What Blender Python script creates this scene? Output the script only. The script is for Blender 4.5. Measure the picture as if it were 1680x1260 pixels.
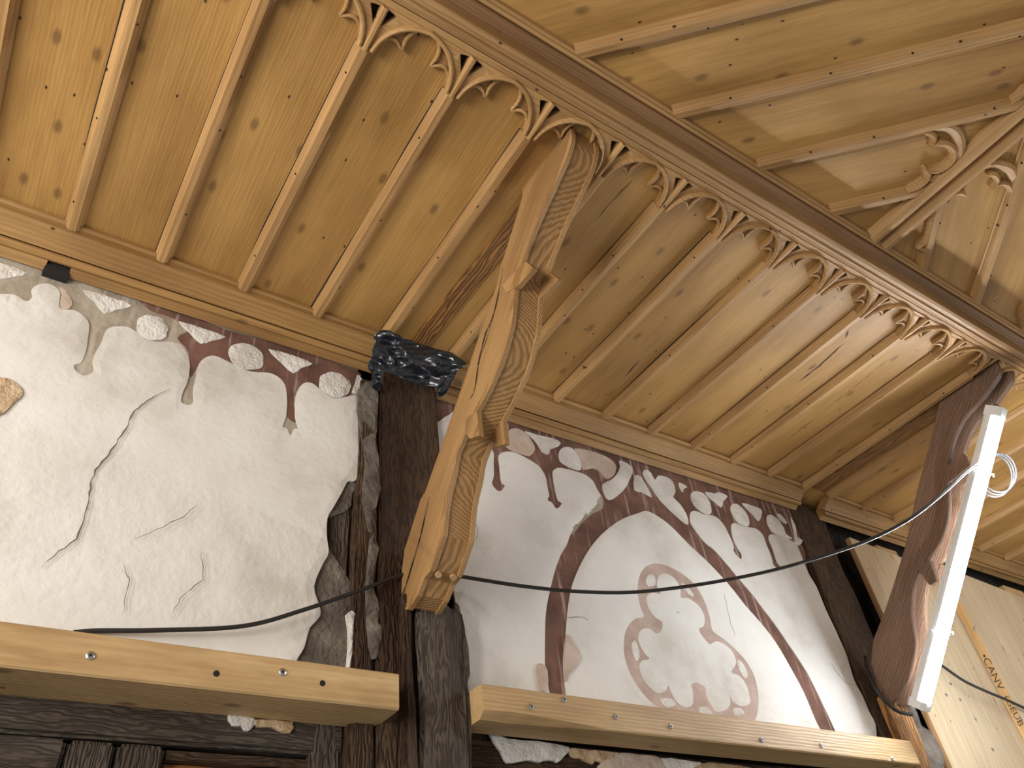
import bpy, bmesh, math, random
from mathutils import Vector, Matrix, noise
from mathutils.geometry import delaunay_2d_cdt
random.seed(7)
for o in list(bpy.data.objects): bpy.data.objects.remove(o)
scene = bpy.context.scene
COL = scene.collection

# ------------------------------------------------------------------ camera, world, lamps, exposure
S = 2.0                       # metres per survey unit; survey origin is the camera, z=1 the side ceiling
EYE = Vector((0, 0, 1.6))
F = 1262.0
RW = ((0.83381865, 0.29566834, 0.46618311),
      (-0.54220128, 0.59734184, 0.59093189),
      (-0.10375083, -0.74549511, 0.65838652))
cd = bpy.data.cameras.new('camera'); cam = bpy.data.objects.new('camera', cd); COL.objects.link(cam)
cd.sensor_width = 36; cd.lens = F / 1680 * 36; cd.clip_start = 0.02
cam.matrix_world = Matrix(((RW[0][0], -RW[0][1], -RW[0][2], EYE.x), (RW[1][0], -RW[1][1], -RW[1][2], EYE.y),
                           (RW[2][0], -RW[2][1], -RW[2][2], EYE.z), (0, 0, 0, 1)))
scene.camera = cam
w = bpy.data.worlds.new('world'); scene.world = w; w.use_nodes = True
w.node_tree.nodes['Background'].inputs[0].default_value = (1.0, 0.96, 0.9, 1)
w.node_tree.nodes['Background'].inputs[1].default_value = 0.18
scene.view_settings.view_transform = 'Standard'; scene.view_settings.look = 'None'
scene.view_settings.exposure = 1.0; scene.view_settings.gamma = 1; scene.view_settings.use_curve_mapping = False

def U(x, y, z): return Vector((x * S, y * S, z * S)) + EYE
def lamp(name, p, tgt, sx, sy, power, col):
    l = bpy.data.lights.new(name, 'AREA'); l.shape = 'RECTANGLE'; l.size = sx; l.size_y = sy; l.energy = power; l.color = col
    o = bpy.data.objects.new(name, l); COL.objects.link(o); o.location = U(*p)
    o.rotation_euler = (U(*tgt) - U(*p)).to_track_quat('-Z', 'Y').to_euler(); return o
# unseen lights: a work lamp at the left, then two added fill lights
lamp('unseen_light', (-1.05, 0.36, 0.50), (0.5, 0.80, 0.80), 0.4, 1.2, 22, (1.0, 0.95, 0.86))

lamp('unseen_light', (-0.70, 0.08, 0.30), (1.1, 0.10, 1.03), 0.4, 0.9, 21, (1.0, 0.94, 0.86))  # added fill light, brightens the upper ceiling
lamp('unseen_light', (2.5, 0.20, 0.60), (1.9, 0.93, 0.75), 0.3, 1.2, 5.5, (1.0, 0.97, 0.92))  # added fill light from the right, brightens the plywood

# ------------------------------------------------------------------ survey helpers (sight lines met with real planes)
def ray(x, y):
    v = (x - 840, y - 630, F)
    return [sum(RW[i][k] * v[k] for k in range(3)) for i in range(3)]
def onx(q, X): r = ray(*q); k = X / r[0]; return (X, r[1] * k, r[2] * k)
def ony(q, Y): r = ray(*q); k = Y / r[1]; return (r[0] * k, Y, r[2] * k)
def onz(q, Z): r = ray(*q); k = Z / r[2]; return (r[0] * k, r[1] * k, Z)

# ------------------------------------------------------------------ materials
def newmat(name):
    m = bpy.data.materials.new(name); m.use_nodes = True
    nt = m.node_tree; b = nt.nodes['Principled BSDF']; return m, nt, b
def N(nt, t, **k):
    n = nt.nodes.new(t)
    for a, v in k.items(): setattr(n, a, v)
    return n
def ramp(nt, stops):
    r = N(nt, 'ShaderNodeValToRGB'); e = r.color_ramp.elements
    while len(e) < len(stops): e.new(0.5)
    for i, (p, c) in enumerate(stops): e[i].position = p; e[i].color = (*c, 1) if len(c) == 3 else c
    return r
def grain_coord(nt, scale):
    a = N(nt, 'ShaderNodeAttribute', attribute_name='gc')
    oi = N(nt, 'ShaderNodeObjectInfo')
    mu = N(nt, 'ShaderNodeMath', operation='MULTIPLY'); mu.inputs[1].default_value = 3.7
    nt.links.new(oi.outputs['Random'], mu.inputs[0])
    ad = N(nt, 'ShaderNodeVectorMath', operation='ADD')
    nt.links.new(a.outputs['Vector'], ad.inputs[0]); nt.links.new(mu.outputs[0], ad.inputs[1])
    mp = N(nt, 'ShaderNodeMapping'); mp.inputs['Scale'].default_value = scale
    nt.links.new(ad.outputs[0], mp.inputs[0]); return ad, mp
def mixc(nt, fac, a, b, mode='MIX'):
    m = N(nt, 'ShaderNodeMix', data_type='RGBA', blend_type=mode)
    for s, v in ((m.inputs[0], fac), (m.inputs[6], a), (m.inputs[7], b)):
        if hasattr(v, 'type') and hasattr(v, 'is_output'): nt.links.new(v, s)
        else: s.default_value = v if isinstance(v, (int, float)) else (*v, 1)
    return m.outputs[2]
def wood(name, light, dark, knot=(0.10, 0.05, 0.02), knots=0.55, rough=0.55, bump=0.25, ringscale=14, contrast=1.0, dots=0.5, dist=2.5, blotch=0.25):
    m, nt, b = newmat(name); L = nt.links
    gc, mp = grain_coord(nt, (0.22, 1, 1))
    wv = N(nt, 'ShaderNodeTexWave', wave_type='RINGS', rings_direction='X')
    wv.inputs['Scale'].default_value = ringscale; wv.inputs['Distortion'].default_value = dist
    wv.inputs['Detail'].default_value = 2; wv.inputs['Detail Scale'].default_value = 1.2
    L.new(mp.outputs[0], wv.inputs['Vector'])
    mp2 = N(nt, 'ShaderNodeMapping'); mp2.inputs['Scale'].default_value = (5, 130, 130); L.new(gc.outputs[0], mp2.inputs[0])
    n2 = N(nt, 'ShaderNodeTexNoise'); n2.inputs['Scale'].default_value = 1; n2.inputs['Detail'].default_value = 4; L.new(mp2.outputs[0], n2.inputs['Vector'])
    mp3 = N(nt, 'ShaderNodeMapping'); mp3.inputs['Scale'].default_value = (1.6, 5, 5); L.new(gc.outputs[0], mp3.inputs[0])
    n3 = N(nt, 'ShaderNodeTexNoise'); n3.inputs['Scale'].default_value = 1; n3.inputs['Detail'].default_value = 5; L.new(mp3.outputs[0], n3.inputs['Vector'])
    r1 = ramp(nt, [(0.25, light), (0.95, tuple(light[i] * (1 - .55 * contrast) + dark[i] * .55 * contrast for i in range(3)))]); L.new(wv.outputs['Fac'], r1.inputs[0])
    r2 = ramp(nt, [(0.35, (0.80, 0.78, 0.75)), (0.62, (1.0, 1.0, 1.0))]); L.new(n2.outputs['Fac'], r2.inputs[0])
    c = mixc(nt, 0.75, r1.outputs[0], r2.outputs[0], 'MULTIPLY')
    r3 = ramp(nt, [(0.33, (1 - blotch * 1.3, 1 - blotch * 1.5, 1 - blotch * 1.7)), (0.65, (1.0, 1.0, 1.0))]); L.new(n3.outputs['Fac'], r3.inputs[0])
    c = mixc(nt, 1.0, c, r3.outputs[0], 'MULTIPLY')
    # knots: oval cells lying in the board's face
    def cells(sc, lo, hi, keep, seed):
        mk = N(nt, 'ShaderNodeMapping'); mk.inputs['Scale'].default_value = sc; mk.inputs['Location'].default_value = (seed, seed * .7, 0); L.new(gc.outputs[0], mk.inputs[0])
        v = N(nt, 'ShaderNodeTexVoronoi', voronoi_dimensions='2D'); v.inputs['Scale'].default_value = 1; v.inputs['Randomness'].default_value = 1
        # a touch of wobble so that knots are not perfect ovals
        L.new(mk.outputs[0], v.inputs['Vector'])
        rr = ramp(nt, [(lo, (1, 1, 1)), (hi, (0, 0, 0))]); L.new(v.outputs['Distance'], rr.inputs[0])
        sp = N(nt, 'ShaderNodeSeparateColor'); L.new(v.outputs['Color'], sp.inputs[0])
        lt = N(nt, 'ShaderNodeMath', operation='LESS_THAN'); lt.inputs[1].default_value = keep; L.new(sp.outputs[0], lt.inputs[0])
        mu = N(nt, 'ShaderNodeMath', operation='MULTIPLY'); L.new(rr.outputs[0], mu.inputs[0]); L.new(lt.outputs[0], mu.inputs[1])
        return mu.outputs[0]
    if knots > 0:
        k1 = cells((4.2, 8.5, 8), 0.05, 0.12, knots, 3.1)
        k1b = N(nt, 'ShaderNodeMath', operation='MULTIPLY'); k1b.inputs[1].default_value = 0.62; L.new(k1, k1b.inputs[0])
        c = mixc(nt, k1b.outputs[0], c, knot)
    if dots > 0:
        k2 = cells((7, 13, 8), 0.025, 0.05, dots, 9.7); c = mixc(nt, k2, c, (0.035, 0.018, 0.008))
    L.new(c, b.inputs['Base Color'])
    b.inputs['Roughness'].default_value = rough; b.inputs['Specular IOR Level'].default_value = 0.35
    bp = N(nt, 'ShaderNodeBump'); bp.inputs['Strength'].default_value = bump; bp.inputs['Distance'].default_value = 0.003
    ad = N(nt, 'ShaderNodeMath', operation='ADD'); L.new(n2.outputs['Fac'], ad.inputs[0]); L.new(wv.outputs['Fac'], ad.inputs[1])
    L.new(ad.outputs[0], bp.inputs['Height']); L.new(bp.outputs[0], b.inputs['Normal'])
    return m
def stone(name, stops, scale=6, rough=0.9, bump=0.5, fine=60, dist=0.01, streak=None):
    m, nt, b = newmat(name); L = nt.links
    tc = N(nt, 'ShaderNodeNewGeometry')
    n1 = N(nt, 'ShaderNodeTexNoise'); n1.inputs['Scale'].default_value = scale; n1.inputs['Detail'].default_value = 8; n1.inputs['Roughness'].default_value = 0.6
    L.new(tc.outputs['Position'], n1.inputs['Vector'])
    r = ramp(nt, stops); L.new(n1.outputs['Fac'], r.inputs[0]); c = r.outputs[0]
    if streak:
        mp = N(nt, 'ShaderNodeMapping'); mp.inputs['Scale'].default_value = streak[0]; L.new(tc.outputs['Position'], mp.inputs[0])
        ns = N(nt, 'ShaderNodeTexNoise'); ns.inputs['Scale'].default_value = 1; ns.inputs['Detail'].default_value = 4; L.new(mp.outputs[0], ns.inputs['Vector'])
        rs = ramp(nt, [(0.56, (0, 0, 0)), (0.72, (1, 1, 1))]); L.new(ns.outputs['Fac'], rs.inputs[0])
        c = mixc(nt, rs.outputs[0], c, streak[1])
    L.new(c, b.inputs['Base Color']); b.inputs['Roughness'].default_value = rough; b.inputs['Specular IOR Level'].default_value = 0.2
    n2 = N(nt, 'ShaderNodeTexNoise'); n2.inputs['Scale'].default_value = fine; n2.inputs['Detail'].default_value = 6
    L.new(tc.outputs['Position'], n2.inputs['Vector'])
    n3 = N(nt, 'ShaderNodeTexNoise'); n3.inputs['Scale'].default_value = fine * .18; n3.inputs['Detail'].default_value = 4
    L.new(tc.outputs['Position'], n3.inputs['Vector'])
    a = N(nt, 'ShaderNodeMath', operation='MULTIPLY_ADD'); a.inputs[1].default_value = 3.0
    L.new(n3.outputs['Fac'], a.inputs[0]); L.new(n2.outputs['Fac'], a.inputs[2])
    bp = N(nt, 'ShaderNodeBump'); bp.inputs['Strength'].default_value = bump; bp.inputs['Distance'].default_value = dist
    L.new(a.outputs[0], bp.inputs['Height']); L.new(bp.outputs[0], b.inputs['Normal'])
    return m
def plain(name, col, rough=0.5, metal=0.0, emit=0, spec=0.5):
    m, nt, b = newmat(name); b.inputs['Base Color'].default_value = (*col, 1); b.inputs['Roughness'].default_value = rough
    b.inputs['Metallic'].default_value = metal; b.inputs['Specular IOR Level'].default_value = spec
    if emit: b.inputs['Emission Color'].default_value = (0.93, 0.97, 1.0, 1); b.inputs['Emission Strength'].default_value = emit
    return m
M = {}
M['panel'] = wood('honey_pine_board', (0.50, 0.288, 0.092), (0.30, 0.155, 0.042), knots=0.45, ringscale=34, dots=0.2, blotch=0.28, contrast=0.17, dist=5, bump=0.12)
M['rib'] = wood('honey_pine_moulding', (0.50, 0.30, 0.125), (0.32, 0.175, 0.065), knots=0.0, dots=0.15, ringscale=30, contrast=0.5)
M['beam'] = wood('honey_pine_beam', (0.46, 0.275, 0.12), (0.28, 0.15, 0.06), knots=0.2, dots=0.2, ringscale=35, contrast=0.8)
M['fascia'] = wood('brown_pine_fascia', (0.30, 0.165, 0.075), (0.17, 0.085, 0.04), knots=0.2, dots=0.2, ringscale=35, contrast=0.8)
M['cornice'] = wood('old_pine_cornice', (0.41, 0.235, 0.082), (0.27, 0.15, 0.055), knots=0.25, dots=0.15, ringscale=32, contrast=0.8)
M['brace'] = wood('pale_cut_pine', (0.50, 0.30, 0.125), (0.22, 0.10, 0.032), knots=0.12, ringscale=62, contrast=1.0, dots=0.1, dist=2.4, bump=0.4)
M['brace2'] = wood('dark_brown_pine', (0.25, 0.155, 0.105), (0.12, 0.066, 0.042), knots=0.12, ringscale=40, contrast=1.0, dots=0.1, dist=6, bump=0.3)  # darker brown base tone, used for the right brace only
M['rail'] = wood('new_spruce', (0.66, 0.46, 0.235), (0.46, 0.28, 0.12), knots=0.3, ringscale=36, dots=0.12, bump=0.2, contrast=0.7, dist=4)
M['rough'] = wood('rough_knotty_pine', (0.40, 0.20, 0.06), (0.12, 0.05, 0.015), knots=0.6, ringscale=26, contrast=1.6, dots=0.2, bump=1.0, dist=9)
M['oak'] = wood('dark_old_oak', (0.105, 0.062, 0.034), (0.030, 0.017, 0.010), knot=(0.02, 0.012, 0.008), knots=0.3, ringscale=34, contrast=1.3, rough=0.75, bump=1.0, dots=0.3, blotch=0.5, dist=14)
M['greyoak'] = wood('weathered_grey_oak', (0.125, 0.102, 0.084), (0.04, 0.032, 0.026), knot=(0.03, 0.02, 0.015), knots=0.3, ringscale=38, dist=14, contrast=1.2, rough=0.85, bump=1.0, dots=0.3, blotch=0.4)
M['orange'] = wood('orange_board', (0.50, 0.20, 0.055), (0.28, 0.09, 0.02), knots=0.2)
M['ply'] = wood('birch_plywood', (0.62, 0.50, 0.34), (0.50, 0.37, 0.23), knot=(0.30, 0.18, 0.09), knots=0.2, ringscale=9, dist=9, contrast=0.6, dots=0.15, bump=0.1, blotch=0.12)
M['plyedge'] = wood('plywood_edge', (0.42, 0.25, 0.12), (0.20, 0.10, 0.05), knots=0, dots=0)
M['white'] = stone('white_limewash', [(0.32, (0.58, 0.55, 0.50)), (0.48, (0.73, 0.71, 0.68)), (0.70, (0.80, 0.79, 0.77))], scale=2.6, bump=0.42, fine=52, dist=0.005)
M['white2'] = stone('white_roughcast', [(0.35, (0.60, 0.57, 0.53)), (0.6, (0.80, 0.78, 0.75))], scale=7, bump=0.7, fine=110, dist=0.008)
M['under'] = stone('beige_grey_undercoat', [(0.35, (0.27, 0.22, 0.17)), (0.6, (0.42, 0.37, 0.30))], scale=9, bump=0.6, fine=90, dist=0.004, streak=((30, 30, 3), (0.50, 0.45, 0.38)))
M['red'] = stone('red_brown_old_paint', [(0.35, (0.115, 0.062, 0.046)), (0.62, (0.21, 0.112, 0.085))], scale=8, bump=0.5, fine=80, dist=0.003, streak=((45, 45, 3.5), (0.46, 0.34, 0.29)))
M['mauve'] = stone('faded_mauve_paint', [(0.35, (0.40, 0.30, 0.25)), (0.62, (0.54, 0.42, 0.37))], scale=9, bump=0.4, fine=90, dist=0.003)
M['pink'] = stone('bare_pink_plaster', [(0.35, (0.48, 0.37, 0.30)), (0.62, (0.62, 0.51, 0.43))], scale=14, bump=0.6, fine=90, dist=0.004)
M['ochre'] = stone('bare_ochre_plaster', [(0.35, (0.42, 0.27, 0.15)), (0.62, (0.62, 0.48, 0.32))], scale=20, bump=0.9, fine=90, dist=0.008)
M['mortar'] = stone('grey_mortar', [(0.3, (0.07, 0.058, 0.048)), (0.52, (0.15, 0.13, 0.11)), (0.72, (0.27, 0.24, 0.20))], scale=9, bump=0.8, fine=70, dist=0.010)
M['rubble'] = stone('dark_void_rubble', [(0.3, (0.012, 0.010, 0.009)), (0.7, (0.05, 0.04, 0.032))], scale=10, bump=1.0, fine=40, dist=0.02)
M['crack'] = plain('crack_shadow_gap', (0.16, 0.14, 0.12), 0.9)
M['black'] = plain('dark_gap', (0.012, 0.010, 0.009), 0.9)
M['plastic'] = plain('black_plastic_film', (0.010, 0.014, 0.020), 0.22, spec=0.8)
M['cable'] = plain('black_rubber_cable', (0.018, 0.017, 0.016), 0.45)
M['greycable'] = plain('grey_cable', (0.10, 0.10, 0.105), 0.4)
M['steel'] = plain('zinc_steel', (0.55, 0.56, 0.58), 0.3, 1.0)
M['hole'] = plain('hole_black', (0.01, 0.008, 0.006), 0.9)
M['housing'] = plain('white_lamp_housing', (0.75, 0.76, 0.76), 0.35)
M['ink'] = plain('black_stencil_ink', (0.03, 0.025, 0.02), 0.8)
M['tie'] = plain('white_cable_tie', (0.8, 0.8, 0.8), 0.4)
M['peg'] = wood('pale_peg_end', (0.62, 0.42, 0.24), (0.5, 0.3, 0.15), knots=0, dots=0)
M['lit'] = plain('lit_diffuser', (0.9, 0.9, 0.9), 0.4, emit=102)

# ------------------------------------------------------------------ object helpers
ORG = {}
def tag(o, label=None, cat=None, group=None, kind=None):
    if label: o['label'] = label
    if cat: o['category'] = cat
    if group: o['group'] = group
    if kind: o['kind'] = kind
    return o
def thing(name, label, cat, base, group=None, kind=None):
    o = bpy.data.objects.new(name, None); COL.objects.link(o); o.location = U(*base); o.empty_display_size = 0.05
    ORG[o.name] = U(*base); return tag(o, label, cat, group, kind)
class MB:
    """collects geometry in survey units; build() turns it into one mesh object in metres"""
    def __init__(s): s.v = []; s.f = []; s.mi = []; s.gr = []
    def add(s, vs, fs, mi=0, seed=None):
        n = len(s.v); s.v += [tuple(v) for v in vs]; s.f += [tuple(i + n for i in f) for f in fs]; s.mi += [mi] * len(fs)
        s.gr += [seed] * len(vs)
    def box(s, a, b, mi=0, seed=None):
        (x0, y0, z0), (x1, y1, z1) = a, b
        v = [(x, y, z) for x in (x0, x1) for y in (y0, y1) for z in (z0, z1)]
        s.add(v, [(0, 1, 3, 2), (4, 6, 7, 5), (0, 4, 5, 1), (2, 3, 7, 6), (0, 2, 6, 4), (1, 5, 7, 3)], mi, seed)
    def loft(s, rings, mi=0, closed=True, caps=True, seed=None):
        n = len(rings[0]); vs = [p for r in rings for p in r]; fs = []
        for i in range(len(rings) - 1):
            for j in range(n if closed else n - 1):
                k = (j + 1) % n; fs.append((i * n + j, i * n + k, (i + 1) * n + k, (i + 1) * n + j))
        if caps and closed: fs += [tuple(range(n - 1, -1, -1)), tuple((len(rings) - 1) * n + j for j in range(n))]
        s.add(vs, fs, mi, seed)
    def tube(s, pts, r, n=8, mi=0):
        pts = [Vector(p) for p in pts]; rings = []; up = Vector((0, 0, 1)); prev = None
        for i, p in enumerate(pts):
            t = (pts[min(i + 1, len(pts) - 1)] - pts[max(i - 1, 0)]).normalized()
            a = (prev - t * prev.dot(t)) if prev else t.cross(up if abs(t.z) < .9 else Vector((1, 0, 0)))
            a.normalize(); prev = a; b = t.cross(a)
            rr = r[i] if isinstance(r, (list, tuple)) else r
            rings.append([p + (a * math.cos(2 * math.pi * k / n) + b * math.sin(2 * math.pi * k / n)) * rr for k in range(n)])
        s.loft(rings, mi)
    def build(s, name, mats, parent=None, grain=(1, 0, 0), smooth=False, bevel=0, kind=None, autos=None):
        o0 = ORG.get(parent.name, Vector((0, 0, 0))) if parent else Vector((0, 0, 0))
        me = bpy.data.meshes.new(name)
        W = [U(*v) - o0 for v in s.v]
        me.from_pydata(W, [], s.f); me.validate(); 
        mats = mats if isinstance(mats, (list, tuple)) else [mats]
        for m in mats: me.materials.append(m)
        if len(s.mi) == len(me.polygons):
            for p, k in zip(me.polygons, s.mi): p.material_index = k
        bm = bmesh.new(); bm.from_mesh(me); bmesh.ops.recalc_face_normals(bm, faces=bm.faces); bm.to_mesh(me); bm.free()
        g = Vector(grain).normalized(); a = g.cross(Vector((0, 0, 1)))
        if a.length < .1: a = g.cross(Vector((0, 1, 0)))
        a.normalize(); b = g.cross(a)
        at = me.attributes.new('gc', 'FLOAT_VECTOR', 'POINT')
        rs = random.Random(name + str(len(bpy.data.objects)))
        base = Vector((rs.uniform(0, 9), rs.uniform(-.12, .12), rs.uniform(-.12, .12)))
        for i, v in enumerate(W):
            sd = s.gr[i]
            off = base if sd is None else Vector((math.sin(sd * 12.9) * 9, math.sin(sd * 78.2) * .13 , math.cos(sd * 37.7) * .13)) 
            P = v + o0
            if sd is not None:
                # centre the ring pattern near each board
                off = Vector((off.x, off.y * 6, off.z))
            at.data[i].vector = (P.dot(g) + off.x, P.dot(a) + off.y, P.dot(b) + off.z)
        if smooth:
            me.shade_smooth() if hasattr(me, 'shade_smooth') else [setattr(p, 'use_smooth', True) for p in me.polygons]
        o = bpy.data.objects.new(name, me); COL.objects.link(o)
        if parent: o.parent = parent; 
        ORG[o.name] = o0
        if bevel:
            md = o.modifiers.new('bevel', 'BEVEL'); md.width = bevel; md.segments = 2; md.limit_method = 'ANGLE'; md.angle_limit = math.radians(35)
        if kind: o['kind'] = kind
        return o
def smooth_line(pts, k=4, closed=True):
    out = []; n = len(pts)
    for i in range(n if closed else n - 1):
        P = [Vector(pts[(i + d) % n] if closed else pts[max(0, min(n - 1, i + d))]) for d in (-1, 0, 1, 2)]
        for j in range(k):
            t = j / k
            out.append(0.5 * ((2 * P[1]) + (P[2] - P[0]) * t + (2 * P[0] - 5 * P[1] + 4 * P[2] - P[3]) * t * t + (3 * P[1] - P[0] - 3 * P[2] + P[3]) * t ** 3))
    if not closed: out.append(Vector(pts[-1]))
    return out
def inside(p, poly):
    c = False; n = len(poly)
    for i in range(n):
        a, b = poly[i], poly[(i + 1) % n]
        if (a[1] > p[1]) != (b[1] > p[1]) and p[0] < (b[0] - a[0]) * (p[1] - a[1]) / (b[1] - a[1]) + a[0]: c = not c
    return c
def triangulate(loops, step, jitter=.3, rs=random.Random(3)):
    """loops: outer and hole polygons (even-odd). returns 2D verts, faces, boundary flags"""
    vs = []; es = []
    for L in loops:
        n = len(vs); vs += [Vector((p[0], p[1])) for p in L]; es += [(n + i, n + (i + 1) % len(L)) for i in range(len(L))]
    nb = len(vs)
    xs = [v.x for v in vs]; ys = [v.y for v in vs]
    y = min(ys) + step * .5; r = 0
    while y < max(ys):
        x = min(xs) + step * (.25 + .5 * (r % 2))
        while x < max(xs):
            p = (x + rs.uniform(-jitter, jitter) * step, y + rs.uniform(-jitter, jitter) * step)
            if sum(inside(p, L) for L in loops) % 2:
                if min((v.x - p[0]) ** 2 + (v.y - p[1]) ** 2 for v in vs[:nb]) > (step * .35) ** 2: vs.append(Vector(p))
            x += step
        y += step * .87; r += 1
    V, E, Fc, ov, oe, of = delaunay_2d_cdt(vs, es, [], 0, 1e-6)
    fs = []
    for f in Fc:
        c = ((V[f[0]][0] + V[f[1]][0] + V[f[2]][0]) / 3, (V[f[0]][1] + V[f[1]][1] + V[f[2]][1]) / 3)
        if sum(inside(c, L) for L in loops) % 2: fs.append(tuple(f))
    return V, fs
def slab(mb, loops, to3, step, nrm, thick, disp=0, dscale=8, mi=0, edge=0.0, seed=None, eside=None):
    """curved-free sheet with thickness: front triangulated and gently uneven, rim rounded back"""
    V, fs = triangulate(loops, step)
    cnt = {}
    for f in fs:
        for i in range(3):
            e = tuple(sorted((f[i], f[(i + 1) % 3]))); cnt[e] = cnt.get(e, 0) + 1
    be = [e for e, c in cnt.items() if c == 1]; bv = {i for e in be for i in e}
    n = Vector(nrm); front = []
    for i, v in enumerate(V):
        p = Vector(to3((v[0], v[1])))
        d = disp * noise.noise(p * dscale) + disp * .4 * noise.noise(p * dscale * 3.1)
        front.append(p + n * (d - (edge if i in bv else 0)))
    bi = {v: k for k, v in enumerate(sorted(bv))}
    back = [Vector(to3((V[i][0], V[i][1]))) - n * thick for i in sorted(bv)]
    m = len(front)
    mb.add(front + back, fs + [(a, b, m + bi[b], m + bi[a]) for a, b in be], mi, seed)
def crop(pts, ox, oy, k): return [(ox + x / k, oy + y / k) for x, y in pts]
def ell(cx, cy, rx, ry, rot, n=18, wob=.06, seed=0):
    r = random.Random(seed); out = []
    for i in range(n):
        a = 2 * math.pi * i / n; q = 1 + r.uniform(-wob, wob); x = rx * q * math.cos(a); y = ry * q * math.sin(a); c, s = math.cos(rot), math.sin(rot)
        out.append((cx + x * c - y * s, cy + x * s + y * c))
    return out

# ------------------------------------------------------------------ the setting: backing wall, ceilings
YW = 0.945
mb = MB(); mb.box((-1.2, 0.985, -0.8), (3.4, 1.02, 1.0)); mb.build('wall_back', M['rubble'], kind='structure')
RIBX = [-0.08 + 0.1272 * n for n in range(-4, 14)]
mb = MB()
xs = [-1.2, -0.9, -0.72] + RIBX + [1.674, 1.812, 1.951, 2.09, 2.23, 2.37, 2.51, 2.65, 2.8, 3.0, 3.4]
for i in range(len(xs) - 1): mb.box((xs[i], 0.36, 1.0), (xs[i + 1] - .0006, 1.02, 1.012), seed=i + 1.3)
ceilA = mb.build('ceiling', M['panel'], grain=(0, 1, 0), kind='structure')
# upper ceiling: boards run diagonally and meet on a mitre at right angles to the beam
ZB = 1.035; YB = 0.308; XD = 1.112; PB = 0.1815
def clip(poly, a, b, c):
    out = []
    for i in range(len(poly)):
        p, q = poly[i], poly[(i + 1) % len(poly)]; fp = a * p[0] + b * p[1] - c; fq = a * q[0] + b * q[1] - c
        if fp <= 0: out.append(p)
        if fp * fq < 0: t = fp / (fp - fq); out.append((p[0] + (q[0] - p[0]) * t, p[1] + (q[1] - p[1]) * t))
    return out
mb = MB()
for side in (-1, 1):
    for k in range(-1, 13):
        x0 = XD + side * (.134 - PB + PB * k); x1 = x0 + side * (PB - .0006); Lg = 2.2
        poly = [(x0, YB + .03), (x1, YB + .03), (x1 - side * Lg, YB + .03 - Lg), (x0 - side * Lg, YB + .03 - Lg)]
        poly = clip(poly, side * -1, 0, side * -XD); poly = clip(poly, 0, -1, 0.75)
        if len(poly) < 3: continue
        n = len(poly)
        # board as a prism; store grain along its own direction by rotating the survey position
        mb.add([(x, y, ZB) for x, y in poly] + [(x, y, ZB + .012) for x, y in poly],
               [tuple(range(n)), tuple(range(2 * n - 1, n - 1, -1))] + [(i, (i + 1) % n, n + (i + 1) % n, n + i) for i in range(n)], seed=side * (k + 3.7))
ceilB = mb.build('ceiling_upper', M['panel'], kind='structure')
at = ceilB.data.attributes['gc']; s2 = math.sqrt(.5)
for i, v in enumerate(ceilB.data.vertices):
    sd = mb.gr[i]; g = Vector((s2, -s2, 0)) if sd < 0 else Vector((-s2, -s2, 0)); a = Vector((g.y, -g.x, 0))
    at.data[i].vector = (v.co.dot(g) + math.sin(sd * 12.9) * 9, v.co.dot(a) + math.sin(sd * 78.2) * .7, v.co.z + math.cos(sd * 37.7) * .13)

def board_crack(pts, wd):
    P = [Vector(onz(q, .9994)) for q in pts]; Q = []; r = random.Random(len(pts) + int(pts[0][0]))
    for a, b in zip(P, P[1:]):
        n = max(2, int((b - a).length / .01)); Q += [a.lerp(b, i / n) + Vector((r.uniform(-.0006, .0006), 0, 0)) for i in range(n)]
    mb = MB(); rings = []
    for i, p in enumerate(Q):
        u = Vector((wd * r.uniform(.3, 1.3) * min(1, .1 + 6 * min(i, len(Q) - 1 - i) / len(Q)), 0, 0)); rings.append([p - u, p + u])
    mb.loft(rings, closed=False); mb.build('drying_crack', M['hole'], ceilA)
for c_, w_ in (([(1038, 295), (1003, 332), (968, 373)], .0007), ([(1190, 417), (1173, 432)], .0014), ([(1384, 563), (1345, 600), (1305, 631)], .0016), ([(1393, 540), (1384, 563)], .0010),
               ([(1495, 560), (1380, 652), (1266, 743)], .0006), ([(1050, 590), (1020, 625)], .0012), ([(1010, 640), (990, 655)], .0010), ([(620, 690), (600, 720)], .0005), ([(4, 310), (8, 288)], .0012),
               ([(1190, 470), (1130, 530)], .0005), ([(1330, 690), (1290, 722)], .0006)):
    board_crack(c_, w_)
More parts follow.
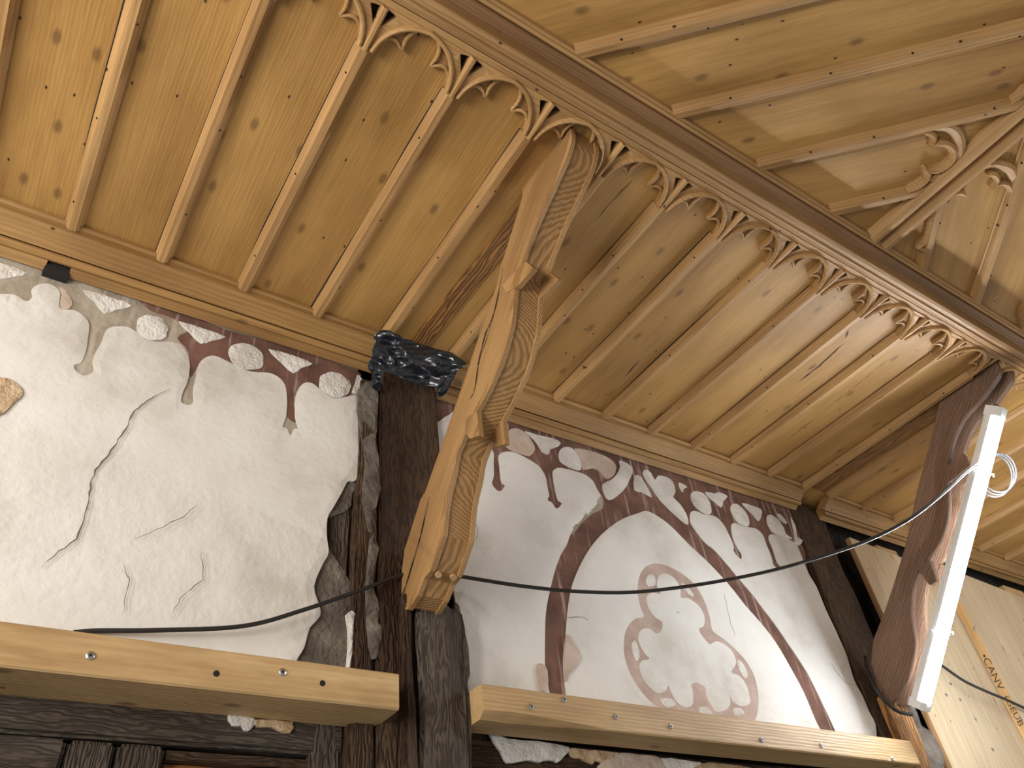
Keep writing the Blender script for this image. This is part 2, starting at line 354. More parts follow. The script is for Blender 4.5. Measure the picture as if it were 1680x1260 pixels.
# ------------------------------------------------------------------ moulded ribs
PROF = [(-.0125, 0), (-.0125, -.0035), (-.0100, -.0050), (-.0088, -.0100), (-.0048, -.0150), (.0048, -.0150), (.0088, -.0100), (.0100, -.0050), (.0125, -.0035), (.0125, 0)]
def bar(mb, a, b, prof, seed=None, miter0=0, miter1=0):
    a = Vector(a); b = Vector(b); d = (b - a).normalized(); s = d.cross(Vector((0, 0, 1))).normalized()
    r0 = [a + s * u + Vector((0, 0, w_)) + d * (u * miter0) for u, w_ in prof]; r1 = [b + s * u + Vector((0, 0, w_)) + d * (u * miter1) for u, w_ in prof]
    K = max(2, int((b - a).length / .06)); rings = [[p.lerp(q, i / K) for p, q in zip(r0, r1)] for i in range(K + 1)]
    mb.loft(rings, seed=seed)
def rib(name, a, b, label, cat, group, w_=1.0, dep=1.0, m0=0, m1=0, mat='rib', gap=False):
    t = thing(name, label, cat, tuple((Vector(a) + Vector(b)) / 2), group)
    mb = MB(); bar(mb, a, b, [(u * w_, q * dep) for u, q in PROF], miter0=m0, miter1=m1)
    g = Vector(b) - Vector(a)
    mb.build('moulding', M[mat], t, grain=(g.x, g.y, 0.001))
    # nails along the rib
    r = random.Random(label); d = g.normalized(); s = d.cross(Vector((0, 0, 1)))
    L = g.length; n = max(1, int(L / .13))
    for k in range(n):
        p = Vector(a) + g * ((k + .5 + r.uniform(-.25, .25)) / n) + s * r.choice((-.0072, .0071)) * w_
        q = MB(); q.tube([p + Vector((0, 0, -.0100)), p + Vector((0, 0, -.0132))], .0014, 6); q.build('nail', M['hole'], t)
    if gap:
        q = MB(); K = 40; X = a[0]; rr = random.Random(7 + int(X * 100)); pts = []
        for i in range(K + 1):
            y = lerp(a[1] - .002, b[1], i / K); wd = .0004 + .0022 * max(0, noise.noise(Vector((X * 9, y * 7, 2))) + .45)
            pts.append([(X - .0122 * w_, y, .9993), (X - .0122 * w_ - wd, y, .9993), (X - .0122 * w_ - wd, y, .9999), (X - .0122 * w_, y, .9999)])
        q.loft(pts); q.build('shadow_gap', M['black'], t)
    return t
def lerp(a, b, t): return a + (b - a) * t
ordw = ['first', 'second', 'third', 'fourth', 'fifth', 'sixth', 'seventh', 'eighth', 'ninth', 'tenth', 'eleventh', 'twelfth', 'thirteenth', 'fourteenth', 'fifteenth']
vis = [n for n in range(-1, 14)]
for n in vis:
    x = -0.08 + 0.1272 * n
    if n == 5: x = 0.563
    k = vis.index(n)
    extra = {-1: 'cut off by the left edge of the picture', 4: 'last one left of the pale brace', 5: 'partly hidden behind the pale curved brace',
             6: 'first one right of the pale curved brace', 13: 'wide and next to the brown brace with the lamp'}.get(n)
    lab = 'moulded rib of the side ceiling, ' + (extra or ordw[k] + ' from the left')
    y0 = .4255 if n >= 0 or True else .38
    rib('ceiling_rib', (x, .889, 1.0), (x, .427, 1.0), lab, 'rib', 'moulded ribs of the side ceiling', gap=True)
for j, x in enumerate([1.674, 1.812, 1.951, 2.09, 2.23, 2.37, 2.51]):
    rib('ceiling_rib', (x, .889, 1.0), (x, .427, 1.0), 'shaded moulded pine rib of the side ceiling beyond the brown brace, ' + ordw[j] + ' to its right', 'rib', 'shaded ribs beyond the brown brace')

# rough board running behind the pale brace
t = MB(); pr = [(-.017, 0), (-.017, -.004), (-.006, -.0055), (.004, -.0035), (.014, -.006), (.017, -.003), (.017, 0)]
bar(t, (.492, .885, 1.0), (.508, .42, 1.0), pr); o = t.build('rough_board', M['rough'], grain=(0, 1, 0))
tag(o, 'rough knotty brown strip of board between two ribs above the black plastic', 'board')
t = MB(); bar(t, (1.622, .885, 1.0), (1.622, .42, 1.0), [(u * 1.5, q) for u, q in pr]); o = t.build('rough_board', M['rough'], grain=(0, 1, 0))
tag(o, 'wide split board with a groove left of the brown brace that carries the lamp', 'board')

# ------------------------------------------------------------------ carved tracery heads of the side ceiling
BW = 0.1272
def arcpts(c, r, a0, a1, n): return [(c[0] + r * math.cos(a0 + (a1 - a0) * i / n), c[1] + r * math.sin(a0 + (a1 - a0) * i / n)) for i in range(n + 1)]
half = smooth_line([(.0085, .428), (.0125, .414), (.0185, .404), (.0265, .4005), (.0345, .4025), (.0425, .4085)], 5, False) + \
       smooth_line([(.0430, .4075), (.0410, .395), (.0430, .383), (.0500, .3735), (.0636, .3700)], 6, False)
half = [(p[0], p[1]) for p in half]
opening = half + [(BW - x, y) for x, y in reversed(half[:-1])]
arch_half = [(p[0], p[1]) for p in smooth_line([(.0085, .428), (.0115, .412), (.0190, .396), (.0310, .3825), (.0465, .3735), (.0636, .3695)], 5, False)]
arch = arch_half + [(BW - x, y) for x, y in reversed(arch_half[:-1])]
def tracery(x0, bw, label, group):
    t = thing('tracery_head', label, 'tracery', (x0 + bw / 2, .40, 1.0), group); k = bw / BW
    def plate(name, inner, z0, z1, eye, grow=0.0):
        outer = [(0, .428)] + inner + [(BW, .428), (BW, .3655), (0, .3655)]
        loops = [outer]
        if eye:
            for sgn in (0, 1):
                tri = [(.0045, .3685), (.0125, .3695), (.0180, .3715), (.0060, .3905), (.0043, .396)]
                loops.append([(BW - x, y) for x, y in tri] if sgn else tri)
        mb = MB(); slab(mb, loops, lambda p: (x0 + p[0] * k, p[1], z1), .02, (0, 0, -1), z0 - z1, edge=.0012, disp=.0004, dscale=60)
        return mb.build(name, M['rib'], t, grain=(1, 0, 0))
    plate('foiled_plate', opening, 1.0, .9915, True)
    plate('arched_frame', arch, .9915, .9850, True)
    mb = MB()
    for sgn in (0, 1):
        tri = [(.0040, .3680), (.0130, .3690), (.0190, .3715), (.0065, .3915), (.0038, .398)]
        mb.add([(x0 + ((BW - x) if sgn else x) * k, y, .9994) for x, y in tri], [(0, 1, 2, 3, 4)])
    mb.build('dark_gap', M['black'], t)
    # raised roll following the arch, and the little stem of the rib running up between two heads
    mb = MB()
    off = [(x0 + p[0] * k, p[1] - .0028, .9850) for p in arch]
    rings = []
    for i, p in enumerate(off):
        a = Vector(off[max(i - 1, 0)]); b = Vector(off[min(i + 1, len(off) - 1)]); d = (b - a).normalized(); s = Vector((-d.y, d.x, 0))
        P = Vector(p); rings.append([P + s * u + Vector((0, 0, q)) for u, q in ((-.0036, .001), (-.0024, -.0032), (0, -.0046), (.0024, -.0032), (.0036, .001))])
    mb.loft(rings); mb.build('arch_roll', M['rib'], t, smooth=False)
    # cusps: raised rolls along both foils
    mb = MB()
    for sgn in (0, 1):
        for seg in (half[:26], half[26:]):
            pts = [((BW - x if sgn else x), y - .0012) for x, y in seg]
            r = [.0018 + .0014 * math.sin(math.pi * i / (len(pts) - 1)) for i in range(len(pts))]
            mb.tube([(x0 + x * k, y, .9905) for x, y in pts], r, 6)
    mb.build('cusp_roll', M['rib'], t, smooth=True)
    mb = MB(); bar(mb, (x0, .428, 1.0), (x0, .366, 1.0), [(-.0050, 0), (-.0050, -.014), (-.0018, -.0195), (.0018, -.0195), (.0050, -.014), (.0050, 0)])
    mb.build('mullion_stem', M['rib'], t, grain=(0, 1, 0))
    return t
heads = list(range(1, 13)); vh = 0
for n in range(-1, 13):
    x0 = -0.08 + BW * n
    if n < 1: continue
    vh += 1
    lab = 'carved tracery head below the long beam, ' + ({4: 'the pale brace rises through it', 5: 'first right of the pale brace', 12: 'last before the brown brace', 1: 'cut off by the top edge of the picture'}.get(n) or ordw[vh - 1] + ' from the left')
    tracery(x0, BW, lab, 'carved tracery heads along the side ceiling')
for j, (a, b) in enumerate([(1.6, 1.674), (1.674, 1.812), (1.812, 1.951)]):
    tracery(a, b - a, 'carved tracery head beyond the brown brace, ' + ordw[j] + ' to its right', 'tracery heads beyond the brown brace')

# ------------------------------------------------------------------ long beam between the two ceilings
t = thing('ceiling_beam', 'long moulded pine beam running diagonally between the side ceiling and the upper ceiling', 'beam', (1.0, .33, .98))
def run(name, prof, x0, x1, parent, mat, extra=None):
    mb = MB(); K = int((x1 - x0) / .1) + 1
    mb.loft([[(x0 + (x1 - x0) * i / K, y, z) for y, z in prof] for i in range(K + 1)])
    return mb.build(name, M[mat], parent, grain=(1, 0, 0))
run('ledge', [(.3685, 1.002), (.3685, .9915), (.3665, .9885), (.3570, .9885), (.3570, .9800), (.3540, .9800), (.3540, 1.01)], -1, 3.0, t, 'rib')
run('roll_moulding', [(.3518, 1.01), (.3518, .9780), (.3500, .9720), (.3450, .9680), (.3400, .9665), (.3375, .9695), (.3350, .9655), (.3290, .9640), (.3240, .9655), (.3235, .9690), (.3245, .9990), (.3300, 1.0050), (.3310, 1.01)], -1, 3.0, t, 'beam')
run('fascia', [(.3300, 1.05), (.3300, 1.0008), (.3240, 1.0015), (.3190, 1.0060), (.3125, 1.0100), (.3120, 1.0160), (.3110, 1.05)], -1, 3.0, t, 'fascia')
run('upper_bead', [(.3112, 1.04), (.3112, 1.0150), (.3095, 1.0135), (.3065, 1.0160), (.3052, 1.0215), (.3025, 1.0240), (.3020, 1.04)], -1, 3.0, t, 'rib')

# ------------------------------------------------------------------ ribs of the upper ceiling
PU = [(u * 1.05, q * .9) for u, q in PROF]
words = ['nearest the mitre', 'second from the mitre', 'third from the mitre', 'fourth from the mitre', 'fifth from the mitre', 'sixth from the mitre', 'seventh from the mitre']
for k in range(6):
    x = XD - .134 - PB * k; L = min(XD - x - .012, .95)
    rib('ceiling_rib', (x, YB, ZB), (x + L, YB - L, ZB), 'moulded rib of the upper ceiling left of the mitre rib, ' + words[k], 'rib', 'diagonal ribs left of the mitre', w_=1.05, dep=.9)
for k in range(7):
    x = XD + .137 + PB * k; L = min(x - XD - .012, .95)
    rib('ceiling_rib', (x, YB, ZB), (x - L, YB - L, ZB), 'moulded rib of the upper ceiling right of the mitre rib, ' + words[k], 'rib', 'diagonal ribs right of the mitre', w_=1.05, dep=.9)
t = thing('mitre_rib', 'wide double moulded mitre rib leading from the long beam to the right edge', 'rib', (XD, 0, ZB))
for i, (sx, nm) in enumerate(((-.0165, 'left_roll'), (.0165, 'right_roll'))):
    mb = MB(); bar(mb, (XD + sx, YB, ZB), (XD + sx, -.7, ZB), [(-.0160, 0), (-.0160, -.004), (-.013, -.006), (-.009, -.016), (-.003, -.019), (.003, -.019), (.009, -.016), (.013, -.006), (.0160, -.004), (.0160, 0)])
    mb.build('moulding', M['rib'], t, grain=(0, 1, 0))
# foiled heads in the upper ceiling, traced from the sight lines onto its plane
def flat_path(parent, name, pts, wd, dep, z=ZB, closed=False):
    P = [Vector(onz(q, z)) for q in pts]; P = [Vector(p) for p in smooth_line([tuple(p) for p in P], 5, closed)]
    rings = []
    for i, p in enumerate(P):
        d = (P[min(i + 1, len(P) - 1)] - P[max(i - 1, 0)]).normalized(); s = Vector((-d.y, d.x, 0))
        e = min(1, .35 + 4 * min(i, len(P) - 1 - i) / len(P))
        rings.append([p + s * u * wd * e + Vector((0, 0, q * dep)) for u, q in ((-1, 0), (-.85, -.75), (-.2, -1), (.3, -.8), (.8, -.55), (1, 0))])
    mb = MB(); mb.loft(rings); return mb.build(name, M['rib'], parent, smooth=False)
C6 = lambda l: crop(l, 1380, 100, 2.52)
C7 = lambda l: [(x - 8, y - 4) for x, y in C6(l)]
t = thing('tracery_head', 'carved three lobed foil closing the short panel left of the mitre rib', 'tracery', onz((1550, 250), ZB))
flat_path(t, 'outer_arch', C7([(330, 292), (400, 275), (455, 275), (490, 305), (500, 350), (492, 400), (460, 445), (420, 475), (375, 490)]), .0100, .013)
flat_path(t, 'foil', C7([(352, 292), (378, 300), (392, 318), (378, 352)]), .0060, .014)
flat_path(t, 'foil', C7([(378, 354), (410, 340), (450, 345), (472, 370), (468, 405), (440, 435), (400, 450), (365, 448)]), .0070, .015)
flat_path(t, 'foil', C7([(352, 440), (365, 465), (358, 490), (325, 515), (280, 535)]), .0070, .015)
t = thing('tracery_head', 'carved foiled arch head closing the short panel right of the mitre rib', 'tracery', onz((1640, 280), ZB))
flat_path(t, 'outer_arch', C6([(420, 560), (460, 500), (520, 455), (580, 425), (640, 420), (690, 440), (708, 480), (700, 520)]), .0095, .011)
flat_path(t, 'foil', C6([(430, 572), (450, 545), (480, 535), (505, 545)]), .006, .012)
flat_path(t, 'foil', C6([(595, 455), (622, 460), (632, 485), (605, 512)]), .0060, .014)
flat_path(t, 'foil', C6([(605, 512), (640, 498), (675, 500), (690, 525), (685, 560)]), .006, .012)
t = thing('carved_scroll', 'small ogee shaped carved scroll on the rib just right of the mitre rib', 'tracery', onz((1510, 400), ZB))
flat_path(t, 'scroll', C6([(395, 590), (362, 640), (350, 700), (330, 740), (305, 760)]), .0060, .014)
flat_path(t, 'scroll', C6([(305, 762), (330, 775), (335, 810), (322, 870)]), .0060, .014)
t = thing('tracery_head', 'carved arch end cut off by the right edge above the mitre rib', 'tracery', onz((1670, 150), ZB))
flat_path(t, 'outer_arch', C6([(690, 165), (730, 140), (770, 90)]), .010, .012)
t = thing('tracery_head', 'carved scroll end at the right edge of the picture beside the long beam', 'tracery', onz((1675, 530), ZB))
flat_path(t, 'scroll', C6([(750, 1000), (742, 1050), (752, 1120)]), .007, .012)

# ------------------------------------------------------------------ cornice over the plaster
def lerp(a, b, t): return a + (b - a) * t
def CP(f, z_end):  # point a fraction f down the cornice slope
    return (lerp(.886, .9435, f), lerp(1.0, z_end, f))
def cornice(name, label, x0, x1, zl, zr):
    t = thing(name, label, 'cornice', ((x0 + x1) / 2, .93, .97))
    def part(nm, prof, xa=x0, xb=x1, mat='cornice'):
        mb = MB(); K = max(1, int((xb - xa) / .1)); rings = []
        for i in range(K + 1):
            x = lerp(xa, xb, i / K); z = lerp(zl, zr, (x - x0) / (x1 - x0)); r = []
            for f, o_ in prof:
                y, zz = CP(f, z); r.append((x, y - o_ * .68, zz - o_ * .73))
            rings.append(r)
        mb.loft(rings); return mb.build(nm, M[mat], t, grain=(1, 0, 0))
    part('top_bead', [(0, -.02), (0, .004), (.03, .0062), (.10, .0062), (.13, .003), (.16, 0), (.16, -.02)])
    part('fascia', [(.16, -.02), (.16, 0), (.20, .002), (.40, .001), (.62, .003), (.64, -.02)])
    part('roll', [(.64, -.02), (.64, .003), (.66, .0068), (.72, .0085), (.78, .0070), (.81, .002), (.81, -.02)])
    return t, part
t, part = cornice('wall_cornice', 'moulded pine cornice between the side ceiling and the left plaster, running up to the black plastic', -1.0, .44, .928, .952)
xa, xb = ony((75, 437), .94)[0], ony((113, 450), .94)[0]
part('bottom_fillet', [(.81, -.02), (.81, .001), (1.0, .001), (1.0, -.012)], -1.0, xa)
part('bottom_fillet', [(.81, -.02), (.81, .001), (1.0, .001), (1.0, -.012)], xb, .44)
t2, part2 = cornice('wall_cornice', 'moulded pine cornice over the painted gothic arch, between the two dark posts', .55, 1.585, .941, .960)
part2('bottom_fillet', [(.81, -.02), (.81, .001), (1.0, .001), (1.0, -.012)])
t3, part3 = cornice('wall_cornice', 'shaded moulded cornice above the plywood, right of the dark leaning post', 1.675, 3.0, .955, .965)
part3('bottom_fillet', [(.81, -.02), (.81, .001), (1.0, .001), (1.0, -.012)])

# ------------------------------------------------------------------ plaster of the left field
A = lambda l: crop(l, 0, 400, 2.4706)
B8 = lambda l: crop(l, 0, 900, 2.4706)
def PW(y): return lambda q: ony(q, y)
def layer(name, loops, y, step, thick, mat, parent, disp=.0012, dscale=7, edge=.0012, k=3, jag=0):
    LL = []
    for L in loops:
        P = smooth_line(L, k); r = random.Random(len(L))
        LL.append([(p[0] + r.uniform(-jag, jag), p[1] + r.uniform(-jag, jag)) for p in P])
    mb = MB(); slab(mb, LL, PW(y), step, (0, -1, 0), thick, disp, dscale, edge=edge)
    return mb.build(name, M[mat], parent, smooth=False)
edgeR = A([(1450, 525), (1478, 560), (1475, 600), (1455, 620), (1470, 670), (1482, 720), (1476, 780), (1487, 830), (1480, 900), (1455, 925), (1440, 960), (1410, 962), (1385, 1010), (1350, 1070), (1328, 1110), (1325, 1180), (1333, 1250)]) + \
        B8([(1310, 60), (1275, 150), (1295, 220), (1300, 270), (1258, 320), (1235, 400), (1205, 450), (1190, 520)])
left_base = [(-90, 380), (0, 405), (300, 500), (560, 580)] + edgeR + [(400, 1130), (-90, 1070)]
wl = layer('wall_left', [left_base], .9478, 26, .010, 'under', None, disp=.0008, k=2, jag=.8); wl['kind'] = 'structure'
# red paint on the right half of the undercoat
redL = A([(560, 215), (700, 250), (850, 320), (960, 360), (1100, 395), (1300, 460), (1450, 515), (1455, 560), (1425, 610), (1330, 640), (1260, 600), (1190, 620), (1205, 720), (1165, 700), (1150, 620), (1050, 540), (900, 470), (840, 470), (800, 500), (770, 540), (765, 440), (720, 380), (760, 350), (700, 300), (610, 270)])
layer('red_paint', [redL], .9473, 22, .002, 'red', wl, disp=.0006, edge=.0004, k=3, jag=.6)
W1 = A([(-200, 190), (0, 200), (60, 205), (108, 232), (132, 212), (128, 185), (150, 165), (190, 158), (230, 175), (245, 200), (240, 240), (250, 265), (300, 268), (345, 295), (362, 330), (357, 380), (350, 430), (330, 478), (303, 486), (306, 508), (340, 530), (375, 518), (380, 500), (376, 475), (387, 440), (412, 398), (425, 360), (440, 342), (470, 333), (520, 336), (560, 360), (590, 385), (640, 395), (700, 395), (740, 412), (765, 450), (771, 500), (760, 560), (742, 600), (736, 640), (768, 652), (786, 635), (785, 590), (795, 540), (805, 490), (830, 460), (870, 450), (920, 470), (960, 490), (1005, 508), (1050, 515), (1100, 520), (1140, 545), (1160, 580), (1165, 640), (1160, 700), (1146, 738), (1165, 748), (1180, 775), (1192, 748), (1210, 745), (1198, 700), (1200, 620), (1215, 580), (1240, 560), (1270, 565), (1300, 590), (1350, 625), (1400, 620), (1440, 612), (1455, 625)]) + edgeR[4:] + [(400, 1130), (-90, 1070)]
layer('whitewash', [W1], YW, 17, .004, 'white', wl, disp=.0022, dscale=6, k=3, edge=.0016)
for i, e in enumerate([ell(617, 338, 66, 50, .3, seed=1), ell(998, 455, 74, 50, .45, seed=2), ell(1358, 570, 66, 50, .3, seed=3),
                       [(-160, 40), (0, 75), (110, 115), (60, 130), (0, 140), (-90, 125)], [(338, 185), (480, 225), (535, 250), (470, 265), (425, 280), (380, 228)],
                       [(725, 310), (840, 345), (915, 375), (860, 390), (815, 402), (770, 358)], [(1090, 425), (1200, 455), (1268, 485), (1225, 500), (1190, 522), (1140, 478)],
                       [(1450, 528), (1468, 545), (1474, 590), (1455, 605), (1428, 600), (1442, 560)]]):
    layer('whitewash_patch', [A(e)], YW + .0002, 9, .004, 'white2', wl, disp=.0016, dscale=14, k=2, edge=.0012)
layer('ochre_patch', [A([(-60, 520), (0, 540), (40, 545), (85, 580), (92, 610), (60, 640), (20, 680), (0, 690), (-60, 700)])], .9425, 8, .002, 'ochre', wl, disp=.0014, dscale=25, k=2, edge=.0008)
layer('bare_patch', [A([(240, 175), (268, 190), (290, 225), (292, 250), (268, 268), (246, 262), (243, 230), (250, 205)])], .9462, 9, .002, 'pink', wl, disp=.0006, k=2, edge=.0005)
def crack(pts, y, wd, parent):
    P = [Vector(ony(q, y)) for q in pts]; r = random.Random(len(pts)); Q = []
    for a, b in zip(P, P[1:]):
        n = max(2, int((b - a).length / .006))
        for i in range(n): Q.append(a.lerp(b, i / n) + Vector((r.uniform(-.0011, .0011), 0, r.uniform(-.0008, .0008))))
    mb = MB(); rings = []
    for i, p in enumerate(Q):
        d = (Q[min(i + 1, len(Q) - 1)] - Q[max(i - 1, 0)]).normalized(); s = Vector((-d.z, 0, d.x)); u = wd * r.uniform(.5, 1.2) * min(1, .2 + 6 * min(i, len(Q) - 1 - i) / len(Q))
        dd = Vector((0, -.0022 * noise.noise(p * 6) * -1, 0)) + Vector((0, -.0016, 0))
        rings.append([p - s * u + dd, p + Vector((0, -.0005, 0)) + dd, p + s * u + dd])
    mb.loft(rings, closed=False); return mb.build('crack', M['crack'], parent)
crack(A([(690, 590), (640, 612), (595, 638), (560, 668), (535, 690), (520, 740), (500, 765), (470, 810), (430, 870), (385, 920), (372, 960), (355, 1050), (345, 1100), (325, 1150), (310, 1200), (260, 1235), (200, 1280), (150, 1330)]), .9440, .0010, wl)
crack(B8([(500, 60), (520, 130), (508, 200), (495, 290)]), .9440, .0005, wl)
crack(B8([(810, 10), (822, 80), (820, 130), (740, 190), (700, 260), (675, 300)]), .9440, .0005, wl)
crack(A([(800, 1060), (740, 1110), (640, 1160), (520, 1210)]), .9440, .0005, wl)
# ------------------------------------------------------------------ plaster of the right field with the painted arch
C3 = lambda l: crop(l, 740, 660, 3.0)
D4 = lambda l: crop(l, 880, 820, 2.8)
E5 = lambda l: crop(l, 1040, 700, 4.847)
G5 = lambda l: crop(l, 740, 1080, 3.0)
edge2 = [(1313, 838), (1317, 875), (1316, 893), (1322, 905)] + D4([(1250, 330), (1290, 400), (1330, 500), (1378, 600), (1410, 670), (1430, 720), (1462, 830), (1500, 900), (1530, 970), (1560, 1030), (1568, 1115), (1590, 1200)])
right_base = [(700, 630), (760, 655), (1000, 730), (1200, 800), (1305, 828)] + edge2 + [(1436, 1236), (1130, 1226), (940, 1188), (904, 1165), (790, 1148), (768, 1130), (757, 1040), (750, 1000), (735, 900), (718, 760), (716, 700)]
wr = layer('wall_right', [right_base], .9478, 26, .010, 'red', None, disp=.0008, k=2, jag=.8); wr['kind'] = 'structure'
outerL = C3([(745, 470), (720, 505), (680, 545), (625, 598), (590, 650), (572, 700), (540, 755), (512, 840), (492, 920), (475, 1000), (466, 1100), (466, 1260)]) + [(897, 1100), (904, 1140), (906, 1162)]
R1 = [(716, 700), (722, 690)] + C3([(-10, 60), (60, 40), (200, 215), (213, 300), (214, 360), (205, 400), (240, 436), (268, 408), (250, 388), (241, 310), (238, 258), (270, 240), (320, 245), (380, 275), (420, 300), (450, 330), (470, 370), (480, 430), (486, 458), (478, 478), (500, 492), (522, 521), (548, 495), (528, 478), (515, 430), (505, 370), (505, 335), (530, 320), (562, 325), (620, 340), (665, 357), (700, 385), (720, 425)]) + outerL + [(790, 1146), (768, 1130), (757, 1040), (750, 1000), (735, 900), (718, 760)]
layer('whitewash', [R1], YW, 17, .004, 'white', wr, disp=.0018, dscale=7, k=3, edge=.0016)
bandR = E5([(455, 760), (478, 800), (520, 860), (575, 925), (650, 985), (760, 1110), (880, 1255)]) + D4([(1000, 440), (1045, 500), (1095, 565), (1160, 660), (1250, 800), (1330, 960), (1392, 1092), (1430, 1180)])
RF = E5([(450, 720), (455, 682), (480, 665), (520, 675), (560, 692), (620, 700), (670, 722), (720, 780), (755, 850), (780, 900), (798, 955), (798, 990), (850, 1052), (860, 1015), (825, 960), (790, 880), (778, 800), (787, 768), (820, 765), (860, 785), (920, 797), (980, 812), (1030, 860), (1060, 940), (1090, 1010), (1107, 1070), (1113, 1095), (1162, 1140), (1170, 1110), (1140, 1070), (1105, 960), (1080, 900), (1078, 865), (1100, 852), (1150, 860), (1200, 872), (1260, 905), (1305, 940)]) + edge2[4:] + list(reversed(bandR))
layer('whitewash', [RF], YW, 16, .004, 'white', wr, disp=.0015, dscale=7, k=3, edge=.0016)
inner = D4([(508, 50), (470, 60), (400, 85), (335, 128), (280, 180), (230, 250), (190, 330), (165, 400), (150, 480), (142, 560), (136, 640), (128, 720), (130, 800), (142, 900), (160, 1010), (700, 1130), (1345, 1200), (1340, 1120), (1320, 1070), (1290, 1020), (1230, 880), (1170, 770), (1100, 650), (1030, 560), (960, 480), (880, 380), (790, 285), (700, 200), (620, 120), (560, 75)])
tre_o = D4([(530, 293), (490, 320), (470, 370), (468, 430), (480, 490), (497, 535), (458, 545), (422, 580), (404, 640), (408, 720), (430, 790), (470, 860), (520, 920), (575, 958), (650, 978), (760, 1005), (870, 1015), (960, 1020), (1000, 1018), (1016, 980), (1022, 910), (1005, 820), (970, 750), (920, 690), (865, 640), (812, 600), (800, 545), (778, 470), (740, 400), (690, 350), (630, 313), (580, 295)])
tre_i = D4([(556, 380), (568, 345), (600, 338), (640, 362), (664, 405), (668, 448), (700, 450), (742, 478), (766, 512), (776, 552), (768, 582), (750, 590), (758, 615), (778, 640), (800, 662), (830, 648), (870, 665), (905, 700), (920, 750), (898, 790), (930, 805), (955, 830), (975, 870), (985, 920), (975, 940), (935, 946), (902, 920), (890, 892), (893, 940), (870, 965), (830, 970), (800, 930), (782, 890), (778, 862), (745, 838), (715, 848), (722, 880), (722, 935), (690, 952), (650, 930), (625, 890), (608, 852), (595, 875), (560, 888), (520, 860), (490, 820), (475, 770), (485, 740), (522, 730), (505, 710), (480, 670), (470, 630), (485, 595), (520, 590), (552, 612), (576, 602), (580, 560), (550, 540), (520, 500), (508, 460), (515, 435), (540, 425), (574, 430), (560, 405)])
layer('mauve_tracery_paint', [D4([(530, 280), (460, 330), (450, 430), (470, 525), (410, 560), (390, 640), (395, 730), (460, 880), (520, 940), (650, 1000), (870, 1035), (1000, 1045), (1035, 960), (1035, 880), (1000, 770), (930, 680), (830, 600), (790, 450), (740, 370), (640, 300)])], .9468, 22, .002, 'mauve', wr, disp=.0005, k=3, edge=.0004)
layer('whitewash', [inner, tre_o, tre_i], YW, 15, .004, 'white', wr, disp=.0012, dscale=7, k=3, edge=.0014)
for e in [[(505, 372), (520, 342), (545, 350), (548, 390), (517, 396)], [(667, 385), (690, 390), (726, 440), (700, 432)], [(440, 660), (455, 645), (470, 680), (476, 720), (460, 740), (445, 700)], [(925, 735), (950, 750), (972, 800), (962, 820), (935, 780)], [(570, 915), (620, 912), (645, 940), (600, 952)], [(750, 955), (785, 950), (812, 990), (760, 990)], [(905, 958), (940, 955), (957, 985), (912, 990)]]:
    layer('whitewash_patch', [D4(e)], YW + .0004, 9, .003, 'white2', wr, disp=.0008, dscale=20, k=2, edge=.0008)
